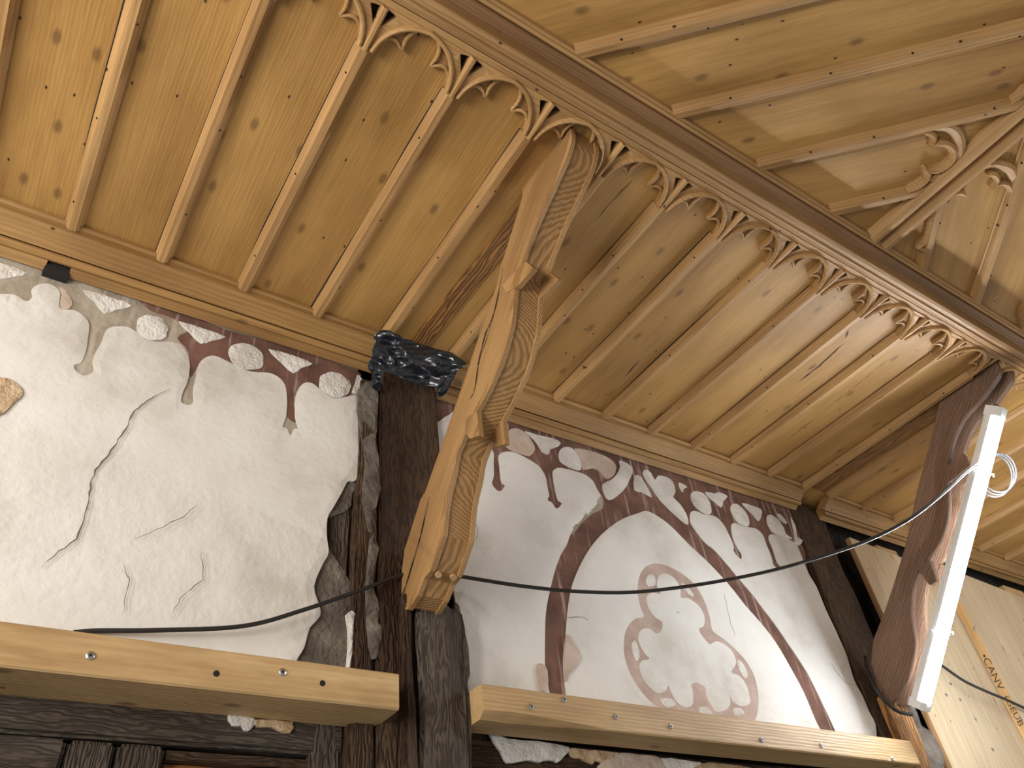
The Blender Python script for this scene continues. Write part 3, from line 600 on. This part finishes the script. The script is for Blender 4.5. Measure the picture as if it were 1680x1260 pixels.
for cv, e, mt in [(C3, [(270, 170), (280, 140), (320, 125), (370, 150), (400, 190), (415, 230), (390, 262), (340, 250), (290, 230), (262, 200)], 'pink'),
              (C3, [(365, 140), (430, 160), (500, 175), (540, 195), (530, 215), (490, 230), (482, 255), (452, 245), (425, 200), (392, 165)], 'white2'),
              (C3, [(535, 240), (555, 220), (590, 220), (620, 245), (640, 290), (640, 332), (600, 325), (550, 300), (533, 275)], 'white2'),
              (C3, [(610, 225), (680, 235), (750, 260), (800, 290), (815, 322), (800, 360), (765, 375), (735, 340), (700, 322), (650, 330), (638, 280)], 'pink'),
              (C3, [(830, 285), (870, 300), (895, 330), (885, 370), (860, 420), (820, 460), (780, 480), (755, 450), (747, 402), (790, 380), (820, 350), (835, 312)], 'white2'),
              (C3, [(905, 360), (940, 370), (985, 450), (985, 465), (940, 440), (905, 430)], 'white2'),
              (C3, [(945, 345), (960, 330), (985, 345), (1005, 382), (1020, 360), (1060, 365), (1095, 390), (1108, 440), (1095, 465), (1130, 500), (1160, 550), (1170, 590), (1160, 600), (1100, 550), (1030, 480), (990, 420), (960, 380)], 'white2'),
              (C3, [(700, 480), (745, 462), (750, 520), (700, 545), (640, 600), (600, 650), (590, 620), (640, 560)], 'under'),
              (E5, [(360, 440), (430, 475), (400, 490), (395, 520), (370, 490)], 'white2'),
              (E5, [(455, 560), (465, 520), (500, 510), (560, 530), (605, 590), (620, 650), (615, 690), (570, 690), (520, 660), (480, 620)], 'white2'),
              (E5, [(570, 515), (640, 530), (680, 518), (750, 550), (715, 590), (700, 640), (650, 600), (600, 560)], 'white2'),
              (E5, [(770, 650), (785, 615), (820, 612), (870, 650), (910, 710), (922, 760), (910, 790), (860, 780), (820, 750), (790, 700)], 'white2'),
              (E5, [(865, 605), (940, 625), (1015, 655), (1018, 700), (995, 750), (950, 700), (900, 650)], 'white2'),
              (E5, [(1060, 750), (1065, 705), (1100, 700), (1150, 740), (1195, 800), (1210, 850), (1258, 882), (1250, 890), (1180, 870), (1110, 840), (1080, 800)], 'white2'),
              (E5, [(1140, 690), (1175, 700), (1215, 750), (1215, 770), (1180, 750)], 'white2'),
              (E5, [(1250, 720), (1290, 790), (1300, 870), (1345, 900), (1322, 940), (1290, 925), (1280, 860), (1265, 790)], 'white2'),
              (C3, [(250, 90), (275, 95), (285, 130), (262, 150), (250, 130)], 'pink'),
              (D4, [(140, 618), (175, 660), (210, 732), (150, 800), (132, 830)], 'pink'),
              (G5, [(425, 30), (455, 25), (478, 60), (478, 150), (440, 150), (425, 90)], 'pink')]:
    layer('whitewash_patch' if mt == 'white2' else 'bare_patch', [cv(e)], YW - (.0025 if cv in (D4, G5) else -.0004), 9, .004, mt, wr, disp=.0010, dscale=16, k=2, edge=.0010)
crack(D4([(860, 430), (880, 520), (890, 570), (915, 640)]), .9440, .0004, wr)
crack(D4([(1350, 750), (1380, 800), (1420, 845), (1475, 858)]), .9440, .0004, wr)
crack(C3([(115, 580), (130, 620), (120, 680), (125, 700)]), .9440, .0005, wr)
crack(D4([(640, 515), (655, 520), (650, 530)]), .9438, .0010, wr)
crack(C3([(570, 1060), (640, 1055), (690, 1080)]), .9440, .0005, wr)

# ------------------------------------------------------------------ rough timbers
def timber(name, a, b, mat, grain, label=None, cat='beam', rough=.003, parent=None, seed=0, sub=.02, group=None, chamf=.004, kind=None):
    """squared old timber: a subdivided block whose faces wander"""
    (x0, y0, z0), (x1, y1, z1) = a, b; dims = (x1 - x0, y1 - y0, z1 - z0)
    bm = bmesh.new(); bmesh.ops.create_cube(bm, size=1)
    for v in bm.verts: v.co = Vector((lerp(x0, x1, v.co.x + .5), lerp(y0, y1, v.co.y + .5), lerp(z0, z1, v.co.z + .5)))
    if chamf: bmesh.ops.bevel(bm, geom=list(bm.edges), offset=chamf, segments=2, affect='EDGES')
    for ax in range(3):
        n = min(90, int(dims[ax] / sub))
        for i in range(1, n):
            c = (x0, y0, z0)[ax] + dims[ax] * i / n; no = Vector((0, 0, 0)); no[ax] = 1; co = Vector((0, 0, 0)); co[ax] = c
            bmesh.ops.bisect_plane(bm, geom=list(bm.verts) + list(bm.edges) + list(bm.faces), plane_co=co, plane_no=no)
    bm.normal_update()
    g = Vector(grain)
    for v in bm.verts:
        p = v.co * 22; q = Vector([p[i] * (.25 if abs(g[i]) > .5 else 1.4) for i in range(3)]) + Vector((seed * 3.1, 0, seed))
        d = noise.noise(q) + .5 * noise.noise(q * 2.7); v.co += v.normal * d * rough
    bmesh.ops.triangulate(bm, faces=bm.faces)
    mb = MB(); bm.verts.index_update(); mb.add([tuple(v.co) for v in bm.verts], [tuple(v.index for v in f.verts) for f in bm.faces]); bm.free()
    o = mb.build(name, M[mat], parent, grain=grain)
    if label: tag(o, label, cat, group)
    if kind: o['kind'] = kind
    return o
timber('timber_post', (.443, .930, -.2), (.556, .980, .985), 'oak', (0, 0, 1), 'dark old oak post rising behind the pale curved brace to the black plastic', 'post', rough=.0035, seed=1)
timber('post_facing', (.472, .911, -.2), (.488, .929, .518), 'oak', (0, 0, 1), 'thin brown splintered edge strip left of the blackened timber', 'post', rough=.006, seed=41, sub=.010, chamf=.003)
timber('post_facing', (.4905, .907, -.2), (.570, .929, .510), 'greyoak', (0, 0, 1), 'blackened rough timber in front of the oak post below the pale brace', 'post', rough=.011, seed=2, sub=.010, chamf=.006)
timber('timber_strut', (.408, .936, -.2), (.441, .975, .93), 'oak', (0, 0, 1), 'narrow brown old timber along the left side of the dark oak post', 'post', rough=.006, seed=3)
timber('timber_strut', (.367, .955, -.2), (.404, .984, .70), 'greyoak', (0, 0, 1), 'split weathered timber in the hole beside the broken edge of the left plaster', 'post', rough=.006, seed=8)
timber('timber_post', (1.565, .945, -.2), (1.700, .984, .990), 'oak', (0, 0, 1), 'dark old corner post at the right end of the painted plaster', 'post', rough=.005, seed=4)
timber('post_facing', (1.600, .922, -.2), (1.670, .944, .500), 'rough', (0, 0, 1), 'splintered brown timber under the foot of the brown brace', 'post', rough=.005, seed=5)
mo = layer('mortar_fill', [B8([(1322, -10), (1350, 20), (1385, 70), (1420, 130), (1436, 200), (1438, 260), (1430, 380), (1415, 480), (1400, 560), (1190, 560), (1185, 470), (1215, 400), (1240, 320), (1285, 270), (1270, 180), (1260, 130), (1300, 50)])], .9525, 10, .008, 'mortar', None, disp=.003, dscale=14, k=2)
tag(mo, 'grey mortar patch below the broken edge of the left plaster, crossed by the cable', 'mortar')
mo = layer('mortar_fill', [[(587, 640), (612, 625), (622, 650), (618, 720), (626, 800), (610, 860), (622, 900), (612, 960), (628, 1010), (618, 1080), (606, 1060), (600, 960), (606, 880), (594, 820), (600, 760), (592, 700)]], .9340, 7, .006, 'mortar', None, disp=.006, dscale=30, k=2)
tag(mo, 'crumbly strip of grey mortar running down the left side of the dark oak post', 'mortar')
mo = layer('mortar_fill', [A([(1325, 1108), (1345, 1075), (1390, 1005), (1408, 962), (1440, 962), (1470, 905), (1490, 915), (1470, 960), (1430, 1010), (1425, 1060), (1395, 1085), (1350, 1100)])], .9500, 8, .006, 'mortar', None, disp=.003, dscale=30, k=2)
tag(mo, 'broken grey plaster edge above the hole in the left wall', 'mortar')
mo = layer('mortar_fill', [crop([(240, 590), (268, 585), (270, 640), (258, 760), (250, 830), (238, 830), (250, 720), (246, 640)], 480, 780, 2.625)], .9420, 8, .012, 'white2', None, disp=.002, dscale=30, k=2)
tag(mo, 'thin white sliver of plaster between the grey mortar and the old timber', 'plaster')
mo = layer('mortar_fill', [crop([(700, 560), (720, 560), (740, 660), (760, 740), (765, 860), (735, 930), (722, 850), (715, 700)], 480, 780, 2.625)], .9420, 8, .010, 'mortar', None, disp=.003, dscale=30, k=2)
tag(mo, 'ragged grey plaster edge right of the blackened timber', 'mortar')
# right-hand plaster remnants
mo = layer('plaster_remnant', [[(1478, 1150), (1500, 1158), (1512, 1190), (1540, 1210), (1550, 1262), (1520, 1262), (1505, 1220), (1490, 1185)]], .936, 10, .008, 'mortar', None, disp=.003, dscale=20, k=2)
tag(mo, 'grey crumbling plaster below the lower end of the tube lamp', 'plaster')
timber('timber_strut', (1.705, .950, -.2), (1.752, .975, .42), 'oak', (0, 0, 1), 'dark upright piece between the corner post and the plywood', 'post', rough=.004, seed=9)

# ------------------------------------------------------------------ curved braces
BACK = [(.400, 1.002), (.512, 1.002), (.516, .984), (.552, .944), (.593, .900), (.610, .872), (.649, .838), (.718, .771), (.799, .696), (.848, .652), (.862, .648), (.891, .617), (.917, .590), (.927, .555), (.928, .512)]
UND = [(.388, 1.002), (.387, .985), (.390, .966), (.402, .950), (.422, .934), (.461, .913), (.496, .893), (.527, .868), (.552, .846)]
U2 = [(.565, .824), (.572, .803), (.585, .769), (.617, .729), (.657, .703), (.689, .689)]
U3 = [(.717, .676), (.748, .657), (.764, .628), (.783, .600), (.800, .550), (.822, .529), (.838, .516), (.858, .513), (.877, .497)]
FOOT = [(.905, .489), (.926, .500)]
PEG1 = [(.592, .858), (.533, .851), (.518, .819), (.560, .822), (.585, .835)]
PEG2 = [(.722, .700), (.689, .689), (.690, .646), (.713, .657), (.722, .675)]
def offset_in(pts, d, c=(.95, 1.1)):
    out = []
    for i, p in enumerate(pts):
        a = Vector(pts[max(i - 1, 0)]); b = Vector(pts[min(i + 1, len(pts) - 1)]); t = (b - a).normalized(); n = Vector((-t.y, t.x))
        if n.dot(Vector((1, 1))) < 0: n = -n
        out.append((p[0] + n.x * d, p[1] + n.y * d))
    return out
def prism_yz(mb, poly, x0, x1, mi=0):
    n = len(poly); mb.add([(x0, y, z) for y, z in poly] + [(x1, y, z) for y, z in poly],
                          [tuple(range(n)), tuple(range(2 * n - 1, n - 1, -1))] + [(i, (i + 1) % n, n + (i + 1) % n, n + i) for i in range(n)], mi)
def sm(pts, k=3): return [(p[0], p[1]) for p in smooth_line(pts, k, False)]
P1 = dict(back=BACK, low=sm(UND) + sm(U2) + sm(U3[:5]) + U3[5:] + FOOT, pegs=(PEG1, PEG2))
P2 = dict(back=[(.412, 1.002), (.505, 1.002), (.578, .919), (.648, .845), (.736, .742), (.795, .684), (.846, .637), (.890, .601), (.917, .559), (.926, .490)],
          low=sm([(.374, 1.002), (.376, .985), (.386, .966), (.419, .950), (.440, .942), (.474, .932), (.498, .922), (.531, .898), (.558, .868), (.576, .842)]) +
              sm([(.586, .826), (.596, .803), (.614, .768), (.641, .735), (.675, .711), (.712, .697)]) +
              sm([(.735, .684), (.752, .669), (.773, .639), (.790, .606), (.802, .567)]) + [(.828, .530), (.854, .502), (.893, .479), (.910, .474), (.925, .482)],
          pegs=([(.596, .852), (.527, .857), (.529, .828), (.586, .822)], [(.722, .702), (.699, .695), (.705, .650), (.722, .650), (.730, .690)]))
def brace(x0, wd, prof_, label, groove, sw, mat='brace'):
    t = thing('curved_brace', label, 'brace', (x0 + wd / 2, .93, .50), 'curved braces from the posts to the ceiling')
    lower = prof_['low']; dpt = groove; inner_l = offset_in(lower, dpt)
    mb = MB(); prism_yz(mb, prof_['back'] + list(reversed(inner_l)), x0 + .0008, x0 + wd - .0008)
    mb.build('beam', M[mat], t, grain=(0, -.72, .69), bevel=.003)
    for xa, xb in ((x0, x0 + sw), (x0 + wd - sw, x0 + wd)):
        mb = MB(); prof = lower; up = offset_in(lower, dpt + .006)
        n = len(prof); vs = [(x, y, z) for x in (xa, xb) for y, z in prof] + [(x, y, z) for x in (xa, xb) for y, z in up]; fs = []
        for i in range(n - 1):
            fs += [(i, i + 1, n + i + 1, n + i), (2 * n + i, 3 * n + i, 3 * n + i + 1, 2 * n + i + 1),
                   (i, 2 * n + i, 2 * n + i + 1, i + 1), (n + i, n + i + 1, 3 * n + i + 1, 3 * n + i)]
        fs += [(0, n, 3 * n, 2 * n), (n - 1, 3 * n - 1, 4 * n - 1, 2 * n - 1)]
        mb.add(vs, fs)
        for pg in prof_['pegs']: prism_yz(mb, pg, xa - .0004, xb + .0004)
        mb.build('cusped_edge_strip', M[mat], t, grain=(0, -.72, .69))
    return t
bt = brace(.475, .050, P1, 'pale pine curved brace with cusps standing out from the middle of the wall', .0035, .0070)
def facecrack(pts, wd):
    P = [Vector(onx(q, .4745)) for q in pts]; P = [Vector(p) for p in smooth_line([tuple(p) for p in P], 5, False)]; r = random.Random(4); mb = MB(); rings = []
    for i, p in enumerate(P):
        d = (P[min(i + 1, len(P) - 1)] - P[max(i - 1, 0)]).normalized(); u = Vector((0, -d.z, d.y)) * wd * r.uniform(.5, 1.3) * min(1, .1 + 5 * min(i, len(P) - 1 - i) / len(P)); rings.append([p - u, p + Vector((-.0004, 0, 0)), p + u])
    mb.loft(rings, closed=False); mb.build('drying_crack', M['hole'], bt)
facecrack([(825, 440), (818, 478), (808, 520), (797, 545), (789, 575), (784, 600), (778, 640), (770, 655)], .0012)
facecrack([(808, 520), (800, 550), (786, 590), (783, 600)], .0006)
facecrack([(704, 815), (696, 850), (688, 885), (676, 925), (664, 965), (657, 980)], .0014)
# two round wooden pegs near its foot
for q in [(714, 942), (744, 947)]:
    x = .489 if q[0] < 730 else .513
    p = Vector((x, .843, .5175)); n = Vector((0, -.55, -.83)).normalized()
    mb = MB(); mb.tube([p - n * .004, p + n * .0050], .0048, 12); mb.build('wooden_peg', M['peg'], bt)
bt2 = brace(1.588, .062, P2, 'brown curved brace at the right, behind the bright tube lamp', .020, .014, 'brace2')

# ------------------------------------------------------------------ new timbers screwed across the wall
def screw(parent, q, y, r=.0045, washer=True):
    p = Vector(ony(q, y)); 
    mb = MB(); mb.tube([p + Vector((0, .0005, 0)), p + Vector((0, -.0014, 0)), p + Vector((0, -.0022, 0))], [r, r, r * .7], 14)
    o = mb.build('screw', M['steel'], parent)
    mb = MB(); mb.tube([p + Vector((0, -.0018, 0)), p + Vector((0, -.0026, 0))], r * .35, 8); mb.build('drive_hole', M['hole'], o)
def hole(parent, q, y, r=.0035):
    p = Vector(ony(q, y)); mb = MB(); mb.tube([p + Vector((0, .0004, 0)), p + Vector((0, -.0004, 0))], r, 12); mb.build('drill_hole', M['hole'], parent)
def rail(a, b, label, waneat=None):
    (x0, y0, z0), (x1, y1, z1) = a, b
    t = thing('timber_rail', label, 'timber', ((x0 + x1) / 2, (y0 + y1) / 2, z0))
    prof = [(y0, z0 + .002), (y0, z1 - .0015), (y0 + .0015, z1), (y1, z1), (y1, z0), (y0 + .002, z0)]
    mb = MB(); K = 24; rings = []
    for i in range(K + 1):
        x = lerp(x0, x1, i / K); wn = 0
        if waneat: wn = max(0, 1 - abs(x - waneat[0]) / waneat[1]) ** .7 * .012
        rings.append([(x, y0, z0 + .002 + wn * .7), (x, y0, z1 - .0015), (x, y0 + .0015, z1), (x, y1, z1), (x, y1, z0), (x, y0 + .002 + wn, z0)])
    mb.loft(rings); mb.build('beam', M['rail'], t, grain=(1, 0, 0)); return t
tl = rail((-.75, .880, .341), (.447, .953, .386), 'new yellow spruce timber screwed across the wall below the left plaster')
for q in [(148, 1076), (463, 1103)]: screw(tl, q, .880)
for q in [(355, 1105), (529, 1121)]: hole(tl, q, .880, .0036)
tr = rail((.571, .880, .344), (1.552, .940, .388), 'new pale spruce timber screwed across the wall below the painted arch', (.62, .14))
for q in [(871, 1160), (925, 1148), (1010, 1176), (1100, 1192), (1249, 1214), (1347, 1223), (1464, 1245)]: screw(tr, q, .880, .0042)

# ------------------------------------------------------------------ old wall below the new timbers
timber('old_wall_plate', (-.75, .954, .306), (.408, .984, .380), 'greyoak', (1, 0, 0), 'old dark horizontal beam under the left new timber', 'beam', rough=.003, seed=11)
timber('old_board', (-.2, .958, .16), (.098, .984, .304), 'greyoak', (1, 0, 0), 'wide weathered dark board in the bottom left corner', 'board', rough=.002, seed=12)
timber('old_board', (.100, .956, .16), (.147, .984, .304), 'greyoak', (0, 0, 1), 'upright weathered board, left one of the pair below the old beam', 'board', rough=.002, seed=13)
timber('old_board', (.149, .956, .16), (.198, .984, .304), 'greyoak', (0, 0, 1), 'upright weathered board, right one of the pair beside the orange wood', 'board', rough=.002, seed=14)
timber('orange_board', (.199, .976, .16), (.330, .9845, .292), 'orange', (1, 0, 0), 'warm orange board glimpsed in the gap at the bottom', 'board', rough=.001, seed=15)
timber('split_lath', (.199, .962, .291), (.408, .978, .302), 'oak', (1, 0, 0), 'splintered dark lath over the orange board', 'board', rough=.004, seed=16, chamf=.001)
timber('split_lath', (.300, .960, .268), (.408, .976, .287), 'greyoak', (1, 0, 0), 'broken grey lath right of the orange board', 'board', rough=.005, seed=17, chamf=.001)
mo = layer('plaster_remnant', [[(375, 1172), (418, 1178), (412, 1196), (402, 1198), (396, 1190), (382, 1190)]], .9500, 6, .005, 'white2', None, disp=.001, dscale=30, k=2)
tag(mo, 'small white flake of plaster hanging below the left new timber', 'plaster')
mo = layer('plaster_remnant', [[(417, 1180), (480, 1184), (476, 1202), (458, 1198), (446, 1192), (424, 1192)]], .9500, 6, .005, 'ochre', None, disp=.001, dscale=30, k=2)
tag(mo, 'ragged beige flake of plaster hanging below the left new timber', 'plaster')
timber('old_wall_plate', (.575, .958, .16), (1.6, .984, .345), 'oak', (1, 0, 0), 'old dark beam under the right new timber', 'beam', rough=.003, seed=21)
for e, mt, lb in [([(195, 370), (290, 395), (430, 405), (585, 435), (560, 480), (530, 510), (495, 498), (440, 508), (380, 500), (300, 516), (270, 500), (250, 460)], 'white2', 'white plaster remnant hanging below the left end of the right timber'),
                  ([(580, 440), (640, 445), (700, 450), (830, 465), (790, 500), (760, 522), (720, 500), (700, 516), (660, 500), (640, 492), (600, 480), (585, 460)], 'ochre', 'crumbling tan plaster lump beside the hanging white remnant'),
                  ([(770, 490), (840, 466), (940, 472), (1040, 488), (1062, 520), (1070, 560), (740, 560)], 'pink', 'smooth beige plaster lump at the bottom edge under the right timber'),
                  ([(1042, 490), (1150, 500), (1235, 512), (1220, 530), (1190, 545), (1190, 560), (1065, 560)], 'white2', 'rough white plaster at the bottom edge, right of the beige lump'),
                  ([(1235, 515), (1330, 512), (1500, 545), (1500, 570), (1200, 565)], 'ochre', 'crumbling tan plaster at the bottom edge, furthest right')]:
    mo = layer('plaster_remnant', [G5(e)], .9500, 7, .006, mt, None, disp=.003, dscale=25, k=2, jag=.8); tag(mo, lb, 'plaster', 'plaster remnants below the right timber')

# ------------------------------------------------------------------ dark notch in the cornice
t = MB(); t.box((xa - .001, .9375, .934), (xb + .001, .975, .960)); o = t.build('cornice_gap', M['black'])
tag(o, 'small black gap broken out of the bottom of the cornice at the far left', 'hole')

# ------------------------------------------------------------------ crumpled black plastic over the post head
K5 = lambda l: crop(l, 540, 540, 5.25)
plp = K5([(385, 60), (425, 20), (465, 5), (520, 10), (565, 35), (605, 50), (650, 85), (700, 92), (770, 125), (840, 140), (900, 165), (960, 178), (1010, 190), (1060, 200), (1110, 240), (1180, 290), (1175, 315), (1135, 335), (1105, 360), (1090, 390), (1080, 420), (1055, 450), (1040, 500), (1000, 560), (970, 580), (940, 575), (932, 540), (935, 500), (900, 490), (830, 485), (760, 465), (700, 445), (650, 430), (600, 405), (560, 390), (500, 370), (475, 372), (465, 430), (462, 505), (440, 525), (410, 525), (375, 500), (368, 440), (372, 375), (345, 340), (330, 300), (350, 265), (375, 230), (375, 170), (390, 140), (400, 100)])
def plastic(q):
    top = 321.5 + .3625 * q[0] - 6; tt = max(-.1, min(1.3, (q[1] - top) / 75))
    y = lerp(.868, .922, tt)
    P = Vector(ony(q, y)); P.y = y
    f = 0
    for k, (sc, am) in enumerate(((9, .015), (19, .009), (44, .0035))):
        w_ = Vector((P.x * .55 + k + P.z * .5, P.y, P.z * 1.9 - P.x * .4)) + .035 * Vector((noise.noise(P * 14), 0, noise.noise(P * 12 + Vector((5, 0, 0)))))
        f += am * (1 - 3.2 * abs(noise.noise(w_ * sc)))
    return tuple(P * (1 - .02 - max(-.004, f) * .9))
mb = MB(); slab(mb, [plp], plastic, 2.6, (0, -1, 0), .002)
o = mb.build('plastic_sheet', M['plastic'], smooth=True); tag(o, 'crumpled black plastic sheet stuffed around the head of the dark oak post', 'plastic')

# ------------------------------------------------------------------ plywood sheets and their screws
t = thing('plywood_sheet', 'plywood sheet behind the brown brace and the tube lamp, nearest the corner post', 'plywood', (1.94, .936, .4))
mb = MB(); pz = [(1.755, .915), (1.96, .903), (2.20, .900), (2.20, -.2), (1.755, -.2)]
mb.add([(x, .930, z) for x, z in pz] + [(x, .944, z) for x, z in pz], [(0, 1, 2, 3, 4), (9, 8, 7, 6, 5)] + [(i, (i + 1) % 5, 5 + (i + 1) % 5, 5 + i) for i in range(5)])
mb.build('sheet', M['ply'], t, grain=(0, 0, 1))
mb = MB(); mb.box((1.7535, .9305, -.2), (1.7549, .9435, .914)); mb.build('sawn_edge', M['plyedge'], t, grain=(0, 0, 1))
for q in [(1559, 1122), (1552, 1140), (1575, 1148), (1600, 1180), (1628, 1230)]: screw(t, q, .930, .004)
t = thing('plywood_sheet', 'plywood sheet with black stamped letters on its edge at the right edge of the picture', 'plywood', (2.5, .92, .4))
mb = MB(); pz = [(2.122, .898), (2.60, .872), (3.2, .86), (3.2, -.2), (2.122, -.2)]
mb.add([(x, .908, z) for x, z in pz] + [(x, .9295, z) for x, z in pz], [(0, 1, 2, 3, 4), (9, 8, 7, 6, 5)] + [(i, (i + 1) % 5, 5 + (i + 1) % 5, 5 + i) for i in range(5)])
mb.build('sheet', M['ply'], t, grain=(0, 0, 1))
mb = MB(); mb.box((2.1213, .9085, -.2), (2.1219, .9290, .897)); mb.build('sawn_edge', M['rib'], t, grain=(0, 0, 1))
for q in [(1597, 1032), (1673, 1178)]: screw(t, q, .908, .0045)
def stamp(txt, z0, z1, parent):
    """stencilled letters running down the sheet's left edge face (facing -x)"""
    cu = bpy.data.curves.new('stamp', 'FONT'); cu.body = txt; cu.size = 1; cu.extrude = 0
    to = bpy.data.objects.new('stamp_tmp', cu); COL.objects.link(to); bpy.context.view_layer.update()
    me = bpy.data.meshes.new_from_object(to.evaluated_get(bpy.context.evaluated_depsgraph_get())); bpy.data.objects.remove(to)
    X = [v.co.x for v in me.vertices]; Y = [v.co.y for v in me.vertices]; xa_, xb_, ya_, yb_ = min(X), max(X), min(Y), max(Y)
    mb = MB(); vs = [(2.1208, lerp(.9270, .9105, (v.co.y - ya_) / (yb_ - ya_)), lerp(z0, z1, (v.co.x - xa_) / (xb_ - xa_))) for v in me.vertices]
    mb.add(vs, [tuple(p.vertices) for p in me.polygons]); mb.build('stamped_letters', M['ink'], parent)
zt = [ony(q, .918)[2] for q in ((1608, 1072), (1640, 1130), (1648, 1142), (1668, 1190))]
stamp('•CANV', zt[0], zt[1], t); stamp('(GEUB', zt[2], zt[3], t)
timber('wood_offcut', (2.45, .912, .872), (2.56, .940, .905), 'rail', (1, 0, 0), 'small wooden block on top of the plywood at the right edge', 'block', rough=.001, seed=31, chamf=.002)
timber('wood_offcut', (1.90, .945, .905), (1.99, .965, .935), 'rail', (1, 0, 0), 'small wooden block above the plywood left of the brown brace', 'block', rough=.001, seed=32, chamf=.002)

# ------------------------------------------------------------------ the lit tube lamp
TX = 1.570; PA = Vector(onx((1627, 668), TX)); PZ = Vector(onx((1500, 1158), TX)); ax = (PZ - PA).normalized()
t = thing('tube_lamp', 'long lit white tube lamp hanging in front of the brown brace', 'lamp', tuple(PZ))
sd = Vector((1, 0, 0)); out = ax.cross(sd).normalized()
if out.y > 0: out = -out
th = math.radians(6); sd, out = sd * math.cos(th) - out * math.sin(th), out * math.cos(th) + sd * math.sin(th)
def batten(name, p, q, prof, mat):
    mb = MB(); mb.loft([[p + sd * u * .98 + out * v for u, v in prof], [q + sd * u * .98 + out * v for u, v in prof]]); return mb.build(name, M[mat], t)
batten('housing', PA + ax * .012, PZ - ax * .012, [(-.015, -.004), (-.017, .004), (-.017, .010), (.017, .010), (.017, .004), (.015, -.004)], 'housing')
batten('diffuser', PA + ax * .020, PZ - ax * .016, [(-.0160, .0102), (-.0160, .018), (-.011, .0245), (-.004, .027), (.004, .027), (.011, .0245), (.0160, .018), (.0160, .0102)], 'lit')
for p, q in ((PA, PA + ax * .020), (PZ - ax * .016, PZ)):
    batten('end_cap', p, q, [(-.0175, -.005), (-.0175, .019), (-.012, .026), (.012, .026), (.0175, .019), (.0175, -.005)], 'housing')
mb = MB(); mb.tube([PA - out * .002 + sd * .010 + ax * .01, PA - ax * .010 + sd * .013, PA - ax * .004 + sd * .019 + out * .01, PA + sd * .022 + ax * .03 + out * .012, PA + sd * .021 + ax * .16 + out * .01], .0035, 8); mb.build('supply_lead', M['greycable'], t)
mid = lambda f: PA.lerp(PZ, f)
for f in (.22, .75):
    mb = MB(); c = mid(f); ring = [c + sd * .0205 * math.cos(a) + out * (.010 + .0185 * math.sin(a)) for a in [2 * math.pi * i / 20 for i in range(21)]]
    mb.tube(ring, .0012, 6); mb.tube([c + sd * .019 + out * .014, c + sd * .034 + out * .020 - ax * .006, c + sd * .042 + out * .018 - ax * .002], .0012, 6); mb.build('cable_tie', M['tie'], t)

# ------------------------------------------------------------------ cables
def hang(name, pts, r, mat, label):
    P = smooth_line([tuple(p) for p in pts], 8, False); mb = MB(); mb.tube(P, r, 8)
    o = mb.build(name, M[mat], smooth=True); tag(o, label, 'cable'); return o
pl = [ony((120, 1038), .9420), ony((158, 1035), .9400), ony((260, 1034), .932), ony((400, 1027), .928), ony((500, 1000), .925), ony((600, 965), .922), ony((660, 943), .9225), ony((700, 938), .924)]
hang('power_cable', pl, .0030, 'cable', 'black cable curving over the left plaster from the new timber to the pale brace')
xs_ = [(735, 944), (757, 946), (800, 953), (860, 962), (940, 970), (1030, 972), (1120, 963), (1210, 948), (1290, 930), (1370, 906), (1430, 884), (1490, 853), (1540, 815), (1585, 775), (1604, 762)]
pr_ = []
for q in xs_:
    f = max(0, (q[0] - 760) / (1604 - 760)); y = lerp(.924, .500, f ** 1.55) if q[0] > 757 else .930
    pr_.append(ony(q, y))
hang('power_cable', pr_, .0031, 'cable', 'black cable swooping across the painted arch up to the tube lamp')
# coil beside the lamp
ctr = Vector(onx((1643, 774), 1.69)); mb = MB(); pts = []
e1 = Vector(onx((1676, 764), 1.70)) - ctr; e2 = Vector(onx((1650, 808), 1.69)) - ctr
for i in range(0, 91):
    a = 2 * math.pi * i / 30 + 2.6; rr = .93 + .10 * (i / 90) + .05 * math.sin(i * .41); pts.append(ctr + (e1 * math.cos(a) * .8 + e2 * math.sin(a)) * rr + Vector((0, .006 * (i / 30), 0)))
start = Vector(pr_[-1]); mb.tube([start] + pts[2:], .0019, 8); o = mb.build('cable_coil', M['greycable'], smooth=True); tag(o, 'loose coil of grey cable tied beside the tube lamp', 'cable')
hang('power_cable', [ony((1420, 1078), .925), ony((1424, 1100), .915), ony((1440, 1135), .905), ony((1470, 1165), .90), ony((1496, 1172), .895)], .0040, 'cable', 'short black cable hooked around the foot of the brown brace')
hang('power_cable', [ony((1500, 1070), .922), ony((1536, 1086), .918), ony((1580, 1116), .905), ony((1620, 1135), .898), ony((1660, 1152), .898), ony((1740, 1190), .898)], .0033, 'cable', 'black cable sagging across the plywood to the right edge')
